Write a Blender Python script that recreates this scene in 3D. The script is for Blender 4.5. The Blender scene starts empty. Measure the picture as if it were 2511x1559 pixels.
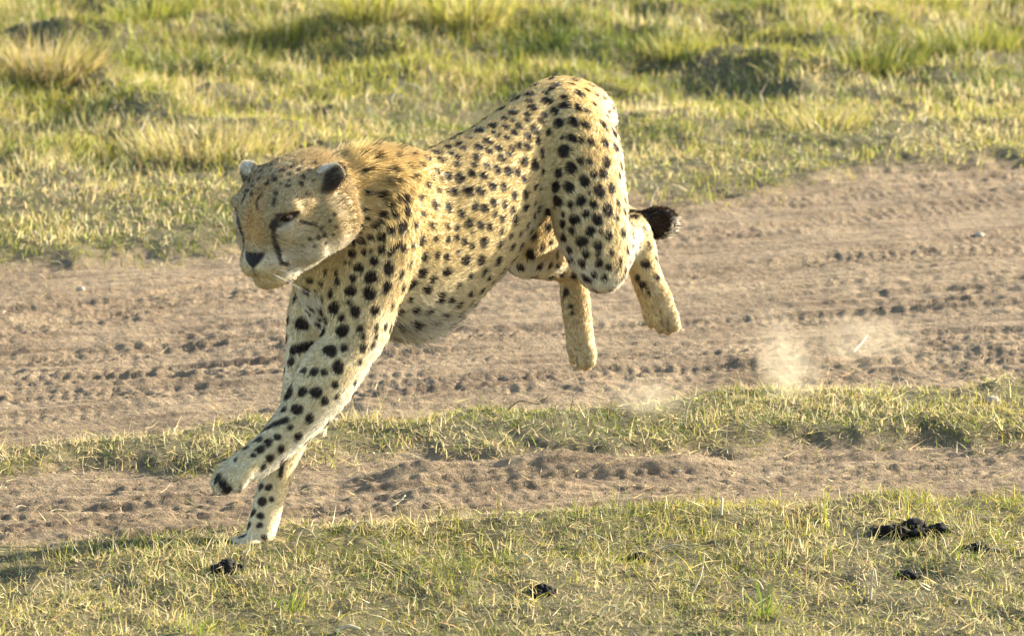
import bpy, math, random
import numpy as np
from mathutils import Vector, Matrix
from mathutils.bvhtree import BVHTree
from mathutils.kdtree import KDTree

scene = bpy.context.scene
COL = scene.collection
rng = np.random.default_rng(7)
random.seed(7)

# ------------------------------------------------------------------ camera
CAM_H, PITCH = 2.4, math.radians(9.5)
IMG_W, IMG_H, FPX = 2511.0, 1559.0, 16087.0       # photograph size, focal length in its pixels
cam_data = bpy.data.cameras.new('camera')
cam = bpy.data.objects.new('camera', cam_data)
COL.objects.link(cam)
cam.location = (0, 0, CAM_H)
cam.rotation_euler = (math.pi / 2 - PITCH, 0, 0)
cam_data.sensor_width = 36.0
cam_data.lens = 36.0 * FPX / IMG_W
cam_data.clip_start = 0.1
cam_data.clip_end = 3000.0
cam_data.dof.use_dof = True
cam_data.dof.focus_distance = 12.15
cam_data.dof.aperture_fstop = 11.0
scene.camera = cam

# ------------------------------------------------------------------ sky and sun
SUN_AZ = math.radians(58.0)      # clockwise from +Y (away from the camera)
SUN_EL = math.radians(16.0)
world = bpy.data.worlds.new('World')
scene.world = world
world.use_nodes = True
wn = world.node_tree
wn.nodes.clear()
sky_n = wn.nodes.new('ShaderNodeTexSky')
sky_n.sky_type = 'NISHITA'
sky_n.sun_disc = False
sky_n.sun_elevation = SUN_EL
sky_n.sun_rotation = SUN_AZ
bg_n = wn.nodes.new('ShaderNodeBackground')
bg_n.inputs['Strength'].default_value = 0.10
wo_n = wn.nodes.new('ShaderNodeOutputWorld')
wn.links.new(sky_n.outputs[0], bg_n.inputs['Color'])
wn.links.new(bg_n.outputs[0], wo_n.inputs['Surface'])

sun_data = bpy.data.lights.new('sun', 'SUN')
sun_data.energy = 5.0
sun_data.angle = math.radians(0.6)
sun_data.color = (1.0, 0.915, 0.73)
sun = bpy.data.objects.new('sun', sun_data)
COL.objects.link(sun)
sdir = Vector((math.sin(SUN_AZ) * math.cos(SUN_EL), math.cos(SUN_AZ) * math.cos(SUN_EL), math.sin(SUN_EL)))
sun.rotation_euler = sdir.to_track_quat('Z', 'Y').to_euler()
sun.location = (6, 12, 5)

vs = scene.view_settings
vs.view_transform = 'Standard'
vs.look = 'None'
vs.exposure = 2.03
vs.gamma = 1.0
vs.use_curve_mapping = False
scene.cycles.transparent_max_bounces = 16
scene.cycles.volume_step_rate = 1.0
scene.cycles.max_bounces = 5
scene.cycles.diffuse_bounces = 3
scene.cycles.volume_bounces = 1

# ------------------------------------------------------------------ helpers
def P(px, py, Y):
    """point at world depth Y on the ray through photograph pixel (px, py)"""
    u, v = (px - IMG_W / 2) / FPX, (py - IMG_H / 2) / FPX
    d = np.array((u, math.cos(PITCH) - v * math.sin(PITCH), -math.sin(PITCH) - v * math.cos(PITCH)))
    p = d * (Y / d[1])
    p[2] += CAM_H
    return p

def G(px, py, z=0.0):
    """point on the ground under photograph pixel (px, py)"""
    u, v = (px - IMG_W / 2) / FPX, (py - IMG_H / 2) / FPX
    d = np.array((u, math.cos(PITCH) - v * math.sin(PITCH), -math.sin(PITCH) - v * math.cos(PITCH)))
    p = d * ((z - CAM_H) / d[2])
    p[2] = z
    return p

def mesh_np(name, verts, faces, smooth=True):
    """mesh from numpy arrays; faces is an (n,3) / (n,4) array or a list of such arrays"""
    me = bpy.data.meshes.new(name)
    verts = np.asarray(verts, np.float32)
    if not isinstance(faces, list):
        faces = [faces]
    faces = [np.asarray(f, np.int32) for f in faces if len(f)]
    me.vertices.add(len(verts))
    me.vertices.foreach_set('co', verts.ravel())
    loops = np.concatenate([f.ravel() for f in faces])
    tot = np.concatenate([np.full(len(f), f.shape[1], np.int32) for f in faces])
    start = np.concatenate(([0], np.cumsum(tot)[:-1])).astype(np.int32)
    me.loops.add(len(loops))
    me.loops.foreach_set('vertex_index', loops)
    me.polygons.add(len(tot))
    me.polygons.foreach_set('loop_start', start)
    me.polygons.foreach_set('loop_total', tot)
    me.polygons.foreach_set('use_smooth', np.full(len(tot), smooth, dtype=bool))
    me.update(calc_edges=True)
    return me

def attr_color(me, name, rgb):
    a = me.attributes.new(name, 'FLOAT_COLOR', 'POINT')
    c = np.ones((len(rgb), 4), np.float32)
    c[:, :3] = rgb
    a.data.foreach_set('color', c.ravel())

def attr_float(me, name, val):
    a = me.attributes.new(name, 'FLOAT', 'POINT')
    a.data.foreach_set('value', np.asarray(val, np.float32))

def link(name, data, parent=None, mat=None, label=None, cat=None, group=None, kind=None):
    o = bpy.data.objects.new(name, data)
    COL.objects.link(o)
    if parent is not None:
        o.parent = parent
    if mat is not None:
        data.materials.append(mat)
    if label:
        o['label'] = label
    if cat:
        o['category'] = cat
    if group:
        o['group'] = group
    if kind:
        o['kind'] = kind
    return o

def new_mat(name):
    m = bpy.data.materials.new(name)
    m.use_nodes = True
    nt = m.node_tree
    nt.nodes.clear()
    return m, nt, nt.nodes.new, nt.links.new

def srgb(r, g, b):
    return tuple(((c / 255.0) / 12.92 if c <= 10 else ((c / 255.0 + 0.055) / 1.055) ** 2.4) for c in (r, g, b))

# smooth value noise on numpy arrays
_perm = np.random.default_rng(3).random((256, 256)).astype(np.float32)
def noise2(x, y, seed=0):
    x = np.asarray(x, np.float64) + seed * 17.31
    y = np.asarray(y, np.float64) + seed * 9.73
    xi, yi = np.floor(x).astype(np.int64), np.floor(y).astype(np.int64)
    fx, fy = x - xi, y - yi
    fx, fy = fx * fx * (3 - 2 * fx), fy * fy * (3 - 2 * fy)
    a, b = _perm[xi % 256, yi % 256], _perm[(xi + 1) % 256, yi % 256]
    c, d = _perm[xi % 256, (yi + 1) % 256], _perm[(xi + 1) % 256, (yi + 1) % 256]
    return (a * (1 - fx) + b * fx) * (1 - fy) + (c * (1 - fx) + d * fx) * fy * 1.0

def fbm2(x, y, seed=0, octv=4):
    s, amp, tot = 0.0, 1.0, 0.0
    for k in range(octv):
        s = s + amp * noise2(x * 2 ** k, y * 2 ** k, seed + k * 5)
        tot += amp
        amp *= 0.5
    return s / tot

def smooth01(e0, e1, x):
    t = np.clip((x - e0) / (e1 - e0), 0, 1)
    return t * t * (3 - 2 * t)
FUR_N = 200000
# ------------------------------------------------------------------ the ground
# borders of track and turf, traced along the photograph and laid on the ground plane
K = 2511.0 / 2435.0
def border(pts):
    g = np.array([G(x * K, y * K) for x, y in pts])
    o = np.argsort(g[:, 0])
    return g[o, 0], g[o, 1]
B_FAR = border([(0, 640), (200, 622), (400, 606), (560, 592), (760, 560), (1000, 525), (1250, 500), (1500, 480), (1700, 458), (2000, 425), (2250, 398), (2435, 380)])
B_MID1 = border([(0, 1062), (300, 1050), (600, 1032), (750, 1022), (1000, 1002), (1200, 978), (1500, 966), (1800, 950), (2100, 932), (2435, 925)])
B_MID0 = border([(0, 1150), (200, 1125), (420, 1130), (620, 1112), (1000, 1096), (1300, 1090), (1600, 1096), (1800, 1076), (2100, 1086), (2435, 1062)])
B_NEAR = border([(0, 1310), (300, 1290), (600, 1270), (900, 1250), (1200, 1222), (1500, 1210), (1800, 1200), (2100, 1212), (2435, 1200)])
def along(b, x, sl0, sl1):
    """border depth at x, going on straight outside the picture"""
    bx, by = b
    y = np.interp(x, bx, by)
    y = np.where(x < bx[0], by[0] + (x - bx[0]) * sl0, y)
    return np.where(x > bx[-1], by[-1] + (x - bx[-1]) * sl1, y)
def zones(x, y):
    n1 = (fbm2(x * 3.1, y * 1.7, 2) - .5)
    n2 = (fbm2(x * 9.0, y * 5.0, 6) - .5)
    wob = 0.30 * n1 + 0.16 * n2
    far = y - along(B_FAR, x, .55, .55) + wob * 1.6
    m1 = along(B_MID1, x, .25, .25) - y + wob * 1.1
    m0 = y - along(B_MID0, x, .25, .25) + wob * 1.1
    near = along(B_NEAR, x, .25, .2) - y + wob * .9
    return far, np.minimum(m1, m0), near

def height(x, y):
    far, mid, near = zones(x, y)
    h = 0.020 * (fbm2(x * 1.3, y * 1.0, 11) - .5)
    turf = np.maximum(np.maximum(smooth01(-.10, .12, far), smooth01(-.06, .10, mid)), smooth01(-.06, .10, near))
    lump = fbm2(x * 5.5, y * 4.0, 21) - .35
    h = h + turf * (0.018 + 0.030 * lump)
    # hummocks in the far meadow, growing with distance; swells of the wide plain
    fz = smooth01(.2, 2.2, far)
    big = fbm2(x * 1.7 + 3, y * 1.1, 31, 3)
    h = h + fz * (0.06 * smooth01(.42, .72, big) + 0.12 * (fbm2(x * 4.2, y * 2.6, 36, 3) - .5) - 0.02)
    h = h + 0.5 * smooth01(30, 120, np.hypot(x, y)) * (fbm2(x * .02, y * .02, 41, 3) - .5) * 2
    dirt = 1 - turf
    near_d = smooth01(24, 19, y) * smooth01(8, 10, y) * smooth01(5, 3.5, np.abs(x))
    # wheel tracks: bands of tread blocks pressed along the run of the road
    def band(cx0, cy0, cx1, cy1, wdt, per, dep, seed, skew=.5, bend=0.0):
        p0, p1 = G(cx0 * K, cy0 * K), G(cx1 * K, cy1 * K)
        d = (p1 - p0)[:2]; L = np.linalg.norm(d); d = d / L
        s = (x - p0[0]) * d[0] + (y - p0[1]) * d[1]
        t = -(x - p0[0]) * d[1] + (y - p0[1]) * d[0] - bend * (s / L) * (1 - s / L) + 0.02 * (noise2(s * 2.2, s * 0, seed) - .5)
        q = t / wdt
        inside = smooth01(1.12, .92, np.abs(q))
        lug = np.abs(q)
        ph = s / per + skew * lug
        row = np.floor(q * 2.5 + 2.5)
        blk = smooth01(.02, .48, np.abs(((ph + .37 * row) % 1.0) - .5))
        groove = smooth01(.07, .16, np.abs(((q * 2.5 + 2.5) % 1.0) - .5)) * 1.0
        fade = smooth01(.30, .62, fbm2(s * 3.0, t * 4.0, seed + 2, 3))
        rim = smooth01(.88, 1.04, np.abs(q)) * smooth01(1.35, 1.08, np.abs(q))
        stri = .0026 * np.sin(t * 2 * math.pi / .030 + 2 * noise2(s * 3, s * 0, seed + 7))
        return inside * stri * smooth01(.25, .6, fbm2(s * 1.5, t * 3, seed + 8, 2)) + inside * (-dep * .55 - dep * (1 - blk * (1 - .4 * (1 - groove))) * fade) + rim * dep * .9 * (0.6 + .8 * noise2(s * 9, t * 9, seed + 4))
    tr = band(0, 905, 2435, 800, .085, .030, .0040, 51, bend=.10)
    tr = tr + band(0, 790, 620, 668, .085, .026, .0040, 55)
    tr = tr + band(0, 1000, 1300, 900, .075, .030, .0040, 58)
    tr = tr + band(900, 760, 2435, 560, .08, .030, .0040, 61)
    tr = tr + band(0, 1215, 2435, 1120, .085, .036, .0022, 64, bend=.08)
    tr = tr + band(0, 1255, 1200, 1190, .07, .030, .0022, 67)
    for k_, (a0, b0, a1, b1) in enumerate(((0, 850, 2435, 735), (0, 950, 2435, 850), (300, 720, 2435, 600), (0, 735, 700, 640), (1100, 640, 2435, 470), (0, 1180, 2435, 1090))):
        tr = tr + band(a0, b0, a1, b1, .075, (.024 + .002 * k_), .0036 * (k_ < 5) + .0012, 300 + 3 * k_, bend=.05 * (k_ % 3))
    # trodden, scuffed dust
    rs, rt_ = x * .94 + y * .34, -x * .34 + y * .94
    rough = 0.006 * (fbm2(x * 11, y * 5.5, 71, 2) - .5) + 0.008 * (fbm2(x * 50 + y * 14, y * 40, 75, 3) - .5) + 0.026 * (fbm2(rs * 3.2, rt_ * 34, 78, 3) - .5)
    rid = 1 - np.abs(fbm2(x * 16 - y * 3.0, y * 14.0, 81, 3) - .5) * 4
    rough = rough + 0.003 * np.clip(rid, 0, 1) ** 2
    calm = .55 + .55 * smooth01(.36, .62, fbm2(rs * 1.1, rt_ * 2.6, 88, 3))
    rough = rough * calm
    # loose ridge of sand along the near rut
    p0, p1 = G(960 * K, 1140 * K), G(1640 * K, 1120 * K)
    rt = (x - p0[0]) / (p1[0] - p0[0])
    ry = y - (p0[1] + rt * (p1[1] - p0[1])) - .05 * np.sin(rt * 3.0)
    bank = np.exp(-(ry / .075) ** 2) * smooth01(-.25, .1, rt) * smooth01(1.25, .85, rt) * (.6 + .8 * fbm2(x * 7, y * 5, 85, 2))
    ry2 = ry + .22
    bank2 = np.exp(-(ry2 / .06) ** 2) * smooth01(-.1, .15, rt) * smooth01(.75, .45, rt)
    h = h + dirt * near_d * (tr + rough + 0.024 * bank + .016 * bank2)
    h = h + turf * near_d * 0.010 * (fbm2(x * 30, y * 18, 91, 2) - .5)
    return h, turf

def axis(lo, f0, f1, hi, step, grow):
    a = list(np.arange(f0, f1 + step * .5, step))
    s, left = step, []
    p = f0
    while p > lo:
        s *= grow; p -= s; left.append(p)
    s, right, p = step, [], f1
    while p < hi:
        s *= grow; p += s; right.append(p)
    return np.array(left[::-1] + a + right)
gx = axis(-900, -1.5, 1.5, 900, 0.0060, 1.11)
# depth step grows with distance the way the view foreshortens it
gy_f = [10.7]
while gy_f[-1] < 16.8:
    gy_f.append(gy_f[-1] + 0.0095 * (gy_f[-1] / 12.0) ** 2)
s = gy_f[-1] - gy_f[-2]
while gy_f[-1] < 21.0:
    s = min(s * 1.03, .05); gy_f.append(gy_f[-1] + s)
while gy_f[-1] < 1800:
    s *= 1.12; gy_f.append(gy_f[-1] + s)
s, p, back = 0.0085, 10.7, []
while p > -300:
    s *= 1.12; p -= s; back.append(p)
gy = np.array(back[::-1] + gy_f)
GX, GY = np.meshgrid(gx, gy, indexing='ij')
gh, gturf = height(GX.ravel(), GY.ravel())
gv = np.stack([GX.ravel(), GY.ravel(), gh], 1)
nx, ny = len(gx), len(gy)
gh2 = gh.reshape(nx, ny)
ii = np.arange(nx * ny).reshape(nx, ny)
gq = np.stack([ii[:-1, :-1].ravel(), ii[1:, :-1].ravel(), ii[1:, 1:].ravel(), ii[:-1, 1:].ravel()], 1)
print('ground quads', len(gq))

m_soil, nt, N, Lk = new_mat('soil')
tcn = N('ShaderNodeTexCoord')
at = N('ShaderNodeAttribute'); at.attribute_name = 'turf'
n1 = N('ShaderNodeTexNoise'); n1.inputs['Scale'].default_value = 3.2; n1.inputs['Detail'].default_value = 6; n1.inputs['Roughness'].default_value = .62
n2 = N('ShaderNodeTexNoise'); n2.inputs['Scale'].default_value = 75; n2.inputs['Detail'].default_value = 5; n2.inputs['Roughness'].default_value = .7
n3 = N('ShaderNodeTexNoise'); n3.inputs['Scale'].default_value = 260; n3.inputs['Detail'].default_value = 3
for n in (n1, n2, n3):
    Lk(tcn.outputs['Object'], n.inputs['Vector'])
r1 = N('ShaderNodeValToRGB')
r1.color_ramp.elements[0].position = .30; r1.color_ramp.elements[0].color = (.232, .170, .112, 1)
r1.color_ramp.elements[1].position = .72; r1.color_ramp.elements[1].color = (.388, .296, .192, 1)
Lk(n1.outputs['Fac'], r1.inputs['Fac'])
r2 = N('ShaderNodeValToRGB')
r2.color_ramp.elements[0].position = .30; r2.color_ramp.elements[0].color = (.62, .60, .58, 1)
r2.color_ramp.elements[1].position = .75; r2.color_ramp.elements[1].color = (1.18, 1.16, 1.12, 1)
Lk(n2.outputs['Fac'], r2.inputs['Fac'])
mp_ = N('ShaderNodeMapping'); mp_.vector_type = 'TEXTURE'
mp_.inputs['Rotation'].default_value = (0, 0, math.radians(20)); mp_.inputs['Scale'].default_value = (1.0, .085, 1.0)
n4 = N('ShaderNodeTexNoise'); n4.inputs['Scale'].default_value = 3.0; n4.inputs['Detail'].default_value = 6; n4.inputs['Roughness'].default_value = .65
Lk(tcn.outputs['Object'], mp_.inputs['Vector']); Lk(mp_.outputs[0], n4.inputs['Vector'])
r4 = N('ShaderNodeValToRGB')       # packed and loose strips left by passing wheels
r4.color_ramp.elements[0].position = .36; r4.color_ramp.elements[0].color = (.66, .64, .64, 1)
r4.color_ramp.elements[1].position = .62; r4.color_ramp.elements[1].color = (1.12, 1.12, 1.10, 1)
Lk(n4.outputs['Fac'], r4.inputs['Fac'])
mw = N('ShaderNodeMix'); mw.data_type = 'RGBA'; mw.blend_type = 'MULTIPLY'; mw.inputs[0].default_value = 1
Lk(r1.outputs[0], mw.inputs[6]); Lk(r4.outputs[0], mw.inputs[7])
mu = N('ShaderNodeMix'); mu.data_type = 'RGBA'; mu.blend_type = 'MULTIPLY'; mu.inputs[0].default_value = 1
Lk(mw.outputs[2], mu.inputs[6]); Lk(r2.outputs[0], mu.inputs[7])
r3 = N('ShaderNodeValToRGB')      # earth under the turf
r3.color_ramp.elements[0].position = .35; r3.color_ramp.elements[0].color = (.060, .052, .026, 1)
r3.color_ramp.elements[1].position = .70; r3.color_ramp.elements[1].color = (.21, .175, .09, 1)
Lk(n2.outputs['Fac'], r3.inputs['Fac'])
m2 = N('ShaderNodeMix'); m2.data_type = 'RGBA'
Lk(at.outputs['Fac'], m2.inputs[0]); Lk(mu.outputs[2], m2.inputs[6]); Lk(r3.outputs[0], m2.inputs[7])
b1 = N('ShaderNodeBump'); b1.inputs['Strength'].default_value = 1.0; b1.inputs['Distance'].default_value = .010
b2 = N('ShaderNodeBump'); b2.inputs['Strength'].default_value = .6; b2.inputs['Distance'].default_value = .002
Lk(n2.outputs['Fac'], b1.inputs['Height']); Lk(n3.outputs['Fac'], b2.inputs['Height']); Lk(b1.outputs[0], b2.inputs['Normal'])
pb = N('ShaderNodeBsdfPrincipled'); pb.inputs['Roughness'].default_value = .95; pb.inputs['Specular IOR Level'].default_value = .1
Lk(m2.outputs[2], pb.inputs['Base Color']); Lk(b2.outputs[0], pb.inputs['Normal'])
out = N('ShaderNodeOutputMaterial'); Lk(pb.outputs[0], out.inputs['Surface'])

# one height field, cut along the turf border into the open ground, the wide track and the near rut
fc = gturf[gq].mean(axis=1)
fy = gv[gq][:, :, 1].mean(axis=1); fx = gv[gq][:, :, 0].mean(axis=1)
is_dirt = (fc < 0.5) & (np.abs(fx) < 60) & (fy > 2) & (fy < 60)
mid_line = .5 * (along(B_MID0, fx, .25, .25) + along(B_MID1, fx, .25, .25))
sel = {'dirt_track': is_dirt & (fy > mid_line), 'wheel_rut': is_dirt & (fy <= mid_line), 'ground': ~is_dirt}
for nm, mk in sel.items():
    q = gq[mk]
    u, inv = np.unique(q.ravel(), return_inverse=True)
    me = mesh_np(nm, gv[u], inv.reshape(-1, 4))
    attr_float(me, 'turf', gturf[u])
    link(nm, me, None, m_soil, kind='structure')

def ground_z(x, y):
    x, y = np.atleast_1d(np.asarray(x, float)), np.atleast_1d(np.asarray(y, float))
    i = np.clip(np.searchsorted(gx, x) - 1, 0, nx - 2); j = np.clip(np.searchsorted(gy, y) - 1, 0, ny - 2)
    u = (x - gx[i]) / (gx[i + 1] - gx[i]); v = (y - gy[j]) / (gy[j + 1] - gy[j])
    return (gh2[i, j] * (1 - u) + gh2[i + 1, j] * u) * (1 - v) + (gh2[i, j + 1] * (1 - u) + gh2[i + 1, j + 1] * u) * v
# ------------------------------------------------------------------ grass
m_grass, nt, N, Lk = new_mat('grass_blade')
at = N('ShaderNodeAttribute'); at.attribute_name = 'tint'
df = N('ShaderNodeBsdfPrincipled'); df.inputs['Roughness'].default_value = .55; df.inputs['Specular IOR Level'].default_value = .25
tl_ = N('ShaderNodeBsdfTranslucent')
mx = N('ShaderNodeMixShader'); mx.inputs[0].default_value = .42
Lk(at.outputs['Color'], df.inputs['Base Color']); Lk(at.outputs['Color'], tl_.inputs['Color'])
Lk(df.outputs[0], mx.inputs[1]); Lk(tl_.outputs[0], mx.inputs[2])
out = N('ShaderNodeOutputMaterial'); Lk(mx.outputs[0], out.inputs['Surface'])

def blades(x, y, z, ln, wd, lean, az, curl, tint, seg=3):
    """curved tapering blades; lean = tilt from upright at the foot, curl = added tilt towards the tip"""
    n = len(x)
    dirx, diry = np.cos(az), np.sin(az)
    sidex, sidey = -diry, dirx
    # turn the flat of the blade at random
    tw = rng.uniform(-1.2, 1.2, n)
    V = np.zeros((n, 2 * seg + 1, 3), np.float32)
    px, py, pz = x.copy(), y.copy(), z.copy()
    for k in range(seg + 1):
        t = k / seg
        a = lean + curl * t
        w = wd * (1 - t ** 1.6) * .5
        sx_ = sidex * np.cos(tw) + dirx * np.sin(tw) * np.cos(a)
        sy_ = sidey * np.cos(tw) + diry * np.sin(tw) * np.cos(a)
        sz_ = -np.sin(tw) * np.sin(a)
        if k < seg:
            V[:, 2 * k] = np.stack([px - sx_ * w, py - sy_ * w, pz - sz_ * w], 1)
            V[:, 2 * k + 1] = np.stack([px + sx_ * w, py + sy_ * w, pz + sz_ * w], 1)
            st = ln / seg
            px = px + np.sin(a) * dirx * st; py = py + np.sin(a) * diry * st; pz = pz + np.cos(a) * st
        else:
            V[:, 2 * seg] = np.stack([px, py, pz], 1)
    base_i = (np.arange(n) * (2 * seg + 1))[:, None]
    quads = np.concatenate([base_i + np.array([[2 * k, 2 * k + 1, 2 * k + 3, 2 * k + 2]]) for k in range(seg - 1)]) if seg > 1 else np.zeros((0, 4), int)
    tris = base_i + np.array([[2 * seg - 2, 2 * seg - 1, 2 * seg]])
    C = np.repeat(tint[:, None, :], 2 * seg + 1, axis=1)
    return V.reshape(-1, 3), quads, tris, C.reshape(-1, 3)

GREEN = np.array((.205, .215, .034)); DEEP = np.array((.10, .130, .026)); OLIVE = np.array((.32, .275, .075))
STRAW = np.array((.55, .45, .22)); DRY = np.array((.38, .27, .12)); LIME = np.array((.37, .345, .06))
def palette(n, straw, x, y, seed, fresh=0.0):
    """mix of fresh, olive and dry blades; patches of either follow slow noise"""
    patch = fbm2(x * 3.3, y * 2.2, seed, 3)
    u = rng.random(n) + (patch - .5) * 1.9
    c = np.where((u < .20)[:, None], DEEP, np.where((u < .62)[:, None], GREEN, np.where((u < .9)[:, None], OLIVE, LIME)))
    v = rng.random(n) + (fbm2(x * 4.1, y * 2.8, seed + 9, 3) - .5) * 1.5
    c = np.where((v < straw)[:, None], STRAW, c)
    c = np.where(((v >= straw) & (v < straw * 1.35))[:, None], DRY, c)
    return np.clip(c * rng.uniform(.7, 1.3, n)[:, None] * (1 + rng.normal(0, .06, (n, 3))), .01, .8)

def make_grass(name, x, y, ln, wd, lean, curl, tint, label, seg=3):
    z = ground_z(x, y) - .004
    az = rng.uniform(0, 2 * math.pi, len(x))
    V, q, t, C = blades(x, y, z, ln, wd, lean, az, curl, tint, seg)
    me = mesh_np(name, V, [q, t])
    attr_color(me, 'tint', C)
    return link(name, me, None, m_grass, label=label, cat='grass', kind='stuff')

def scatter(n, x0, x1, y0, y1, keepfn, dens_in=1.0):
    x = rng.uniform(x0, x1, n); y = rng.uniform(y0, y1, n)
    m = rng.random(n) < keepfn(x, y)
    return x[m], y[m]
def inframe(x, y):
    return np.where(np.abs(x) < y * .0785 + .10, 1.0, .30)
def clump(x, y, f, seed, lo=.30, hi=.62):
    return smooth01(lo, hi, fbm2(x * f, y * f * .8, seed, 3))

# cropped turf on the near side of the track
def near_keep(x, y):
    z = zones(x, y)[2]
    return smooth01(-.12, .10, z) * (.32 + .68 * clump(x, y, 9, 101)) * inframe(x, y)
x, y = scatter(660000, -3.0, 3.0, 9.8, 12.9, near_keep)
n = len(x); h_ = .6 + .8 * fbm2(x * 4, y * 3, 103, 3)
make_grass('cropped_turf', x, y, rng.gamma(4, .0043, n) * h_ * np.where(rng.random(n) < .06, 2.0, 1.0), rng.uniform(.0013, .0027, n), np.abs(rng.normal(1.05, .5, n)), rng.normal(.5, .9, n),
           palette(n, .24, x, y, 105), 'short cropped green and straw turf on the near side of the track', 2)
print('near', n)
# turf strip between the wheel lines
def mid_keep(x, y):
    z = zones(x, y)[1]
    return smooth01(-.10, .08, z) * (.20 + .80 * clump(x, y, 8, 111)) * inframe(x, y)
x, y = scatter(560000, -3.0, 3.0, 11.6, 14.3, mid_keep)
n = len(x)
make_grass('turf_strip', x, y, rng.gamma(4, .0041, n) * np.where(rng.random(n) < .05, 2.0, 1.0), rng.uniform(.0014, .0029, n), np.abs(rng.normal(.95, .5, n)), rng.normal(.5, .7, n),
           palette(n, .22, x, y, 115), 'low green turf strip growing between the wheel ruts', 2)
print('mid', n)
# meadow beyond the track
def far_keep(x, y):
    z = zones(x, y)[0]
    return smooth01(-.25, .35, z) * (.26 + .74 * clump(x, y, 4.5, 121, .34, .58)) * inframe(x, y)
x, y = scatter(820000, -4.2, 4.2, 13.2, 22.5, far_keep)
n = len(x)
fz = zones(x, y)[0]
tall = .5 + .35 * smooth01(.2, 3.0, fz) + .6 * smooth01(3.6, 5.4, fz) * clump(x, y, 2.0, 127)
make_grass('meadow_grass', x, y, rng.gamma(5, .0083, n) * tall * (.5 + fbm2(x * 3, y * 2, 123, 3)), rng.uniform(.0022, .0048, n), np.abs(rng.normal(.5, .42, n)), rng.normal(.55, .6, n),
           palette(n, .22, x, y, 125), 'green and yellow meadow grass growing beyond the dirt track', 2)
print('far', n, [len(o.data.polygons) for o in bpy.data.objects if o.type == 'MESH'])
# sparse straws lying on the dirt
def dirt_keep(x, y):
    f, m, nn = zones(x, y)
    t = np.maximum(np.maximum(f, m), nn)
    return (smooth01(-.75, -.05, t) ** 2 * .5 + .7 * smooth01(.0, .1, np.maximum(nn, m))) * inframe(x, y) + .012
x, y = scatter(110000, -2.2, 2.2, 10.8, 17.5, dirt_keep)
n = len(x)
make_grass('dry_litter', x, y, rng.gamma(4, .007, n), rng.uniform(.0012, .0024, n), rng.uniform(1.0, 1.5, n), rng.normal(.1, .3, n),
           palette(n, .85, x, y, 135), 'scattered bits of dry straw litter lying on dirt and turf', 2)
print('litter', n)
# plain beyond the picture, thin
# ------------------------------------------------------------------ cheetah
# The body is a smooth union of lofted elliptical limbs, sampled on a grid and
# skinned into one continuous surface.  Joints come from the photograph's pixels
# plus a depth along the animal (its axis runs away from the camera to the right).
AX = math.radians(46)
HEAD_DIR = np.array((-math.cos(AX), -math.sin(AX), 0.0))       # where the animal runs to
LEFT = np.array((math.sin(AX), -math.cos(AX), 0.0))            # its left side
VOX = 0.0034

def catmull(st, n):
    st = np.asarray(st, float)
    out = []
    m = len(st)
    for i in range(m - 1):
        p0, p1, p2, p3 = st[max(i - 1, 0)], st[i], st[i + 1], st[min(i + 2, m - 1)]
        for k in range(n):
            t = k / n
            out.append(0.5 * (2 * p1 + (p2 - p0) * t + (2 * p0 - 5 * p1 + 4 * p2 - p3) * t * t
                              + (3 * p1 - 3 * p2 + p3 - p0) * t ** 3))
    out.append(st[-1])
    return np.array(out)

LOFTS = []     # (stations[n,5] xyz a b, side vector, blend, carve)
FLOW = []      # p0, p1, radius
def loft(stations, side=None, k=0.03, n=5, carve=False, flow=True):
    """stations: (px, py, Y, a, b): a half size along `side`, b across it, in metres"""
    pts = np.array([list(P(s[0], s[1], s[2])) + [s[3], s[4]] for s in stations])
    loft3(pts, side, k, n, carve, flow)

def loft3(pts, side=None, k=0.03, n=5, carve=False, flow=True):
    c = catmull(pts, n) if len(pts) > 2 else np.asarray(pts, float)
    LOFTS.append((c, LEFT if side is None else np.asarray(side, float), k, carve))
    if flow:
        for i in range(len(c) - 1):
            FLOW.append((c[i, :3], c[i + 1, :3], 0.5 * (c[i, 3] + c[i, 4])))

# trunk, from the base of the neck to the rump
loft([(905, 560, 11.90, .085, .125),
      (965, 592, 11.93, .100, .152),
      (1040, 590, 11.99, .108, .156),
      (1130, 530, 12.05, .104, .144),
      (1215, 455, 12.12, .090, .122),
      (1300, 378, 12.20, .084, .108),
      (1375, 318, 12.28, .082, .100),
      (1425, 300, 12.33, .068, .075)], k=0.03)
# fluffy sternum
loft([(930, 720, 11.90, .055, .055), (1000, 742, 11.95, .055, .045), (1080, 712, 12.02, .05, .04)], k=0.04)
# neck
loft([(745, 500, 11.75, .060, .076),
      (800, 512, 11.80, .062, .086),
      (870, 525, 11.86, .074, .104),
      (950, 548, 11.92, .085, .125)], k=0.04)
# withers and shoulder blades
loft([(890, 430, 11.86, .035, .035), (950, 440, 11.90, .04, .045), (1010, 448, 11.95, .04, .045), (1080, 450, 12.02, .03, .03)], k=0.05)
# left shoulder and foreleg, swung forward off the ground
loft([(968, 470, 11.855, .028, .050),
      (950, 550, 11.835, .044, .080),
      (918, 645, 11.812, .055, .088),
      (880, 740, 11.795, .052, .070),
      (850, 840, 11.775, .046, .050),
      (800, 930, 11.745, .046, .062),
      (742, 1015, 11.715, .038, .046),
      (680, 1085, 11.69, .032, .036),
      (640, 1120, 11.675, .032, .034),
      (612, 1138, 11.662, .032, .030)], k=0.014)
loft([(1000, 450, 11.868, .014, .022), (985, 520, 11.838, .016, .030), (962, 600, 11.81, .014, .030)], k=0.045, flow=False)
# hollow between flank and thigh
loft([(1356, 340, 12.13, .008, .009), (1352, 430, 12.10, .011, .012), (1340, 520, 12.09, .011, .012)], k=0.03, carve=True, flow=False)
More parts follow.
